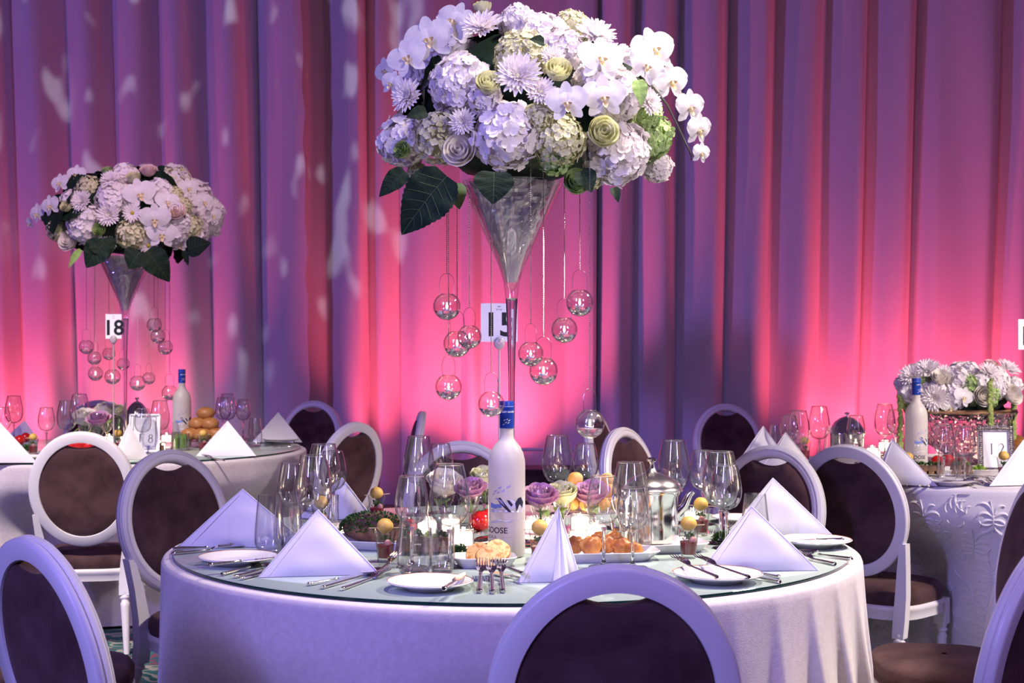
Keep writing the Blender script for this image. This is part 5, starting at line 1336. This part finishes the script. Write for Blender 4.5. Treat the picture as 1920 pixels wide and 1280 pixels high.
# heap of golden puffs on a glass stand
ps = T(1112, 990); t = thing('cake_stand', 'clear glass stand under the heap of golden puffs', 'stand', (ps.x, ps.y, ZT+.0006))
m = MB(); m.lathe([(0, .05), (.10, .05), (.104, .054), (.10, .056), (0, .055)], 40); m.obj('plate', M['tglass'], t)
m = MB(); m.lathe([(0, 0), (.055, 0), (.05, .006), (.012, .012), (.010, .04), (.02, .0495), (0, .0495)], 28); m.obj('foot', M['sglass'], t)
r2 = random.Random(5); gp2 = 'golden puffs heaped on the glass stand'
for i, (x, y, z, lb) in enumerate(((-.062, -.03, 0, 'golden puff low at the left of the heap, behind the pale green rose'), (-.02, -.055, 0, 'golden puff low at the front of the heap, under the mauve rose'), (.025, -.05, 0, 'golden puff low at the front right of the heap'), (.062, -.02, 0, 'golden puff low at the right end of the heap'), (-.03, .03, 0, 'golden puff low at the back of the heap, left side'), (.03, .035, 0, 'golden puff low at the back of the heap, right side'), (-.040, -.01, .034, 'golden puff in the second layer at left, over the pale rose'), (.0, -.025, .036, 'golden puff in the second layer, middle'), (.045, -.005, .034, 'golden puff in the second layer at right'), (-.052, .01, .068, 'topmost golden puff left, before the wine glasses'), (.040, .01, .066, 'topmost golden puff right, seen through a wine glass'))):
    lump('puff', lb, 'pastry', M['puff'], (ps.x+x, ps.y+y, ZT+.056+z), .0215, (1.05, 1, .9), .18, gp2, i+20, 14, 2)
# buns heaped on the left table
pb2 = T(384, 838); t = thing('cake_stand', 'clear glass stand under the buns on the left table', 'stand', (pb2.x, pb2.y, ZT+.0006))
m = MB(); m.lathe([(0, .03), (.12, .03), (.124, .034), (.12, .036), (0, .035)], 40); m.obj('plate', M['tglass'], t)
m = MB(); m.lathe([(0, 0), (.055, 0), (.05, .006), (.012, .012), (.010, .022), (.02, .0295), (0, .0295)], 28); m.obj('foot', M['sglass'], t)
for i, (x, y, z, lb) in enumerate(((-.07, -.03, 0, 'bun low at the left of the bun heap, beside the vodka bottle'), (0, -.06, 0, 'bun low at the front of the bun heap'), (.065, -.03, 0, 'bun low at the right of the bun heap'), (-.03, .05, 0, 'bun low at the back left of the bun heap'), (.05, .05, 0, 'bun low at the back right of the bun heap'), (-.035, -.01, .055, 'bun left in the second layer of the heap'), (.03, -.02, .055, 'bun right in the second layer of the heap'), (.005, .0, .105, 'topmost bun of the heap on the left table'))):
    lump('bread_bun', lb, 'bun', M['bun'], (pb2.x+x, pb2.y+y, ZT+.036+z), .044, (1.1, 1, .75), .10, 'buns heaped on the left table', i+40, 16, 1.6)
gt = 'red tomatoes'
def tomato(px, py, r, lb, dz=.0006):
    t = thing('tomato', lb, 'tomato', zt(px, py, dz), rng.uniform(0, 3), gt)
    m = MB(); m.ball((0, 0, r*.92), r, 16, 11, sq=(1, 1, .92)); m.obj('fruit', M['tomato'], t)
    m = MB()
    for k in range(5): petal(m, Vector((0, 0, r*1.83)), Vector((cos(k*1.257), sin(k*1.257), .1)), Vector((0, 0, 1)), r*.5, r*.16, .2)
    m.obj('calyx', M['herb'], t, recalc=False)
tomato(37, 834, .028, 'cherry tomato at the left, before the small napkin'); tomato(48, 829, .028, 'cherry tomato right of the other one before the small napkin')
tomato(148, 846, .035, 'tomato glimpsed through the hand hold of the white chair'); tomato(133, 846, .03, 'tomato left of the one glimpsed in the white chair hand hold'); tomato(166, 846, .028, 'tomato right of the one glimpsed in the white chair hand hold')
tomato(900, 996, .032, 'tomato just left of the vodka bottle foot'); tomato(766, 1000, .024, 'red tomato seen through the wine glass left of the bottle'); tomato(912, 990, .03, 'tomato behind the left edge of the vodka bottle')
tomato(1776, 880, .03, 'tomato on the garnished platter behind the wide tumbler', .012); tomato(1757, 880, .026, 'tomato left on the garnished platter of the right table', .012); tomato(1800, 881, .024, 'tomato right on the garnished platter of the right table', .012)
gsr = 'small sandwiches on the right table platter'
for i, px in enumerate((1716, 1730, 1745, 1759, 1792, 1812)):
    sandwich(px, 892, .009, ('first', 'second', 'third', 'fourth', 'fifth', 'sixth')[i]+' small sandwich from the left on the long right platter', 60+i, 'h' if i != 5 else 'l', gsr, .0, .04)
gsl = 'small sandwiches on the left table'
for i, px in enumerate((270, 284, 298)):
    sandwich(px, 848, .001, ('leftmost', 'middle', 'rightmost')[i]+' small sandwich before the framed 18 card', 80+i, 'l', gsl, .1, .05)
# leafy glass in front of the left bottle
p = on_t(338, 844); t = thing('leafy_tumbler', 'clear tumbler of cut green stems before the left vodka bottle', 'vase', p)
m = MB(); o = [(0, 0), (.044, 0), (.045, .004), (.046, .085)]; m.lathe(o+[(r-.0015, z) for r, z in o[::-1][:-2]]+[(.042, .01), (0, .01)], 32); m.obj('glass', M['tglass'], t)
m = MB(); r2 = random.Random(4)
for k in range(26):
    a, q = r2.uniform(0, 6.3), r2.uniform(0, .036); m.tube([(q*cos(a), q*sin(a), .012), (q*cos(a)*1.05, q*sin(a), .05), (q*cos(a)*1.0+.004, q*sin(a), r2.uniform(.06, .085))], .0042, 5)
m.obj('green_stems', M['stem'], t)
# rolls at the far right of the right table
lump('bread_bun', 'bun at the right picture edge behind the ornate frame', 'bun', M['bun'], zt(1912, 856, .02), .05, (1.1, 1, .75), .1, 'buns at the right edge', 71); 
lump('bread_bun', 'bun further back at the right picture edge', 'bun', M['bun'], zt(1903, 848, .02), .045, (1.1, 1, .75), .1, 'buns at the right edge', 72)

# low dark bench with a thin rail, standing before the middle drape
pb3 = P(1045, 640, 9.5); t = thing('bench', 'low dark bench with a thin rail between vodka bottle and tall glasses', 'bench', (pb3.x, 9.5, 0))
m = MB(); m.box((0, 0, .255), (.56, .36, .50)); m.obj('body', M['velvet'], t, smooth=False)
m = MB(); m.tube([(-.27, .15, .49), (-.27, .15, .60), (-.255, .15, .612), (.255, .15, .612), (.27, .15, .60), (.27, .15, .49)], .011, 8); m.obj('rail', M['white_paint'], t)
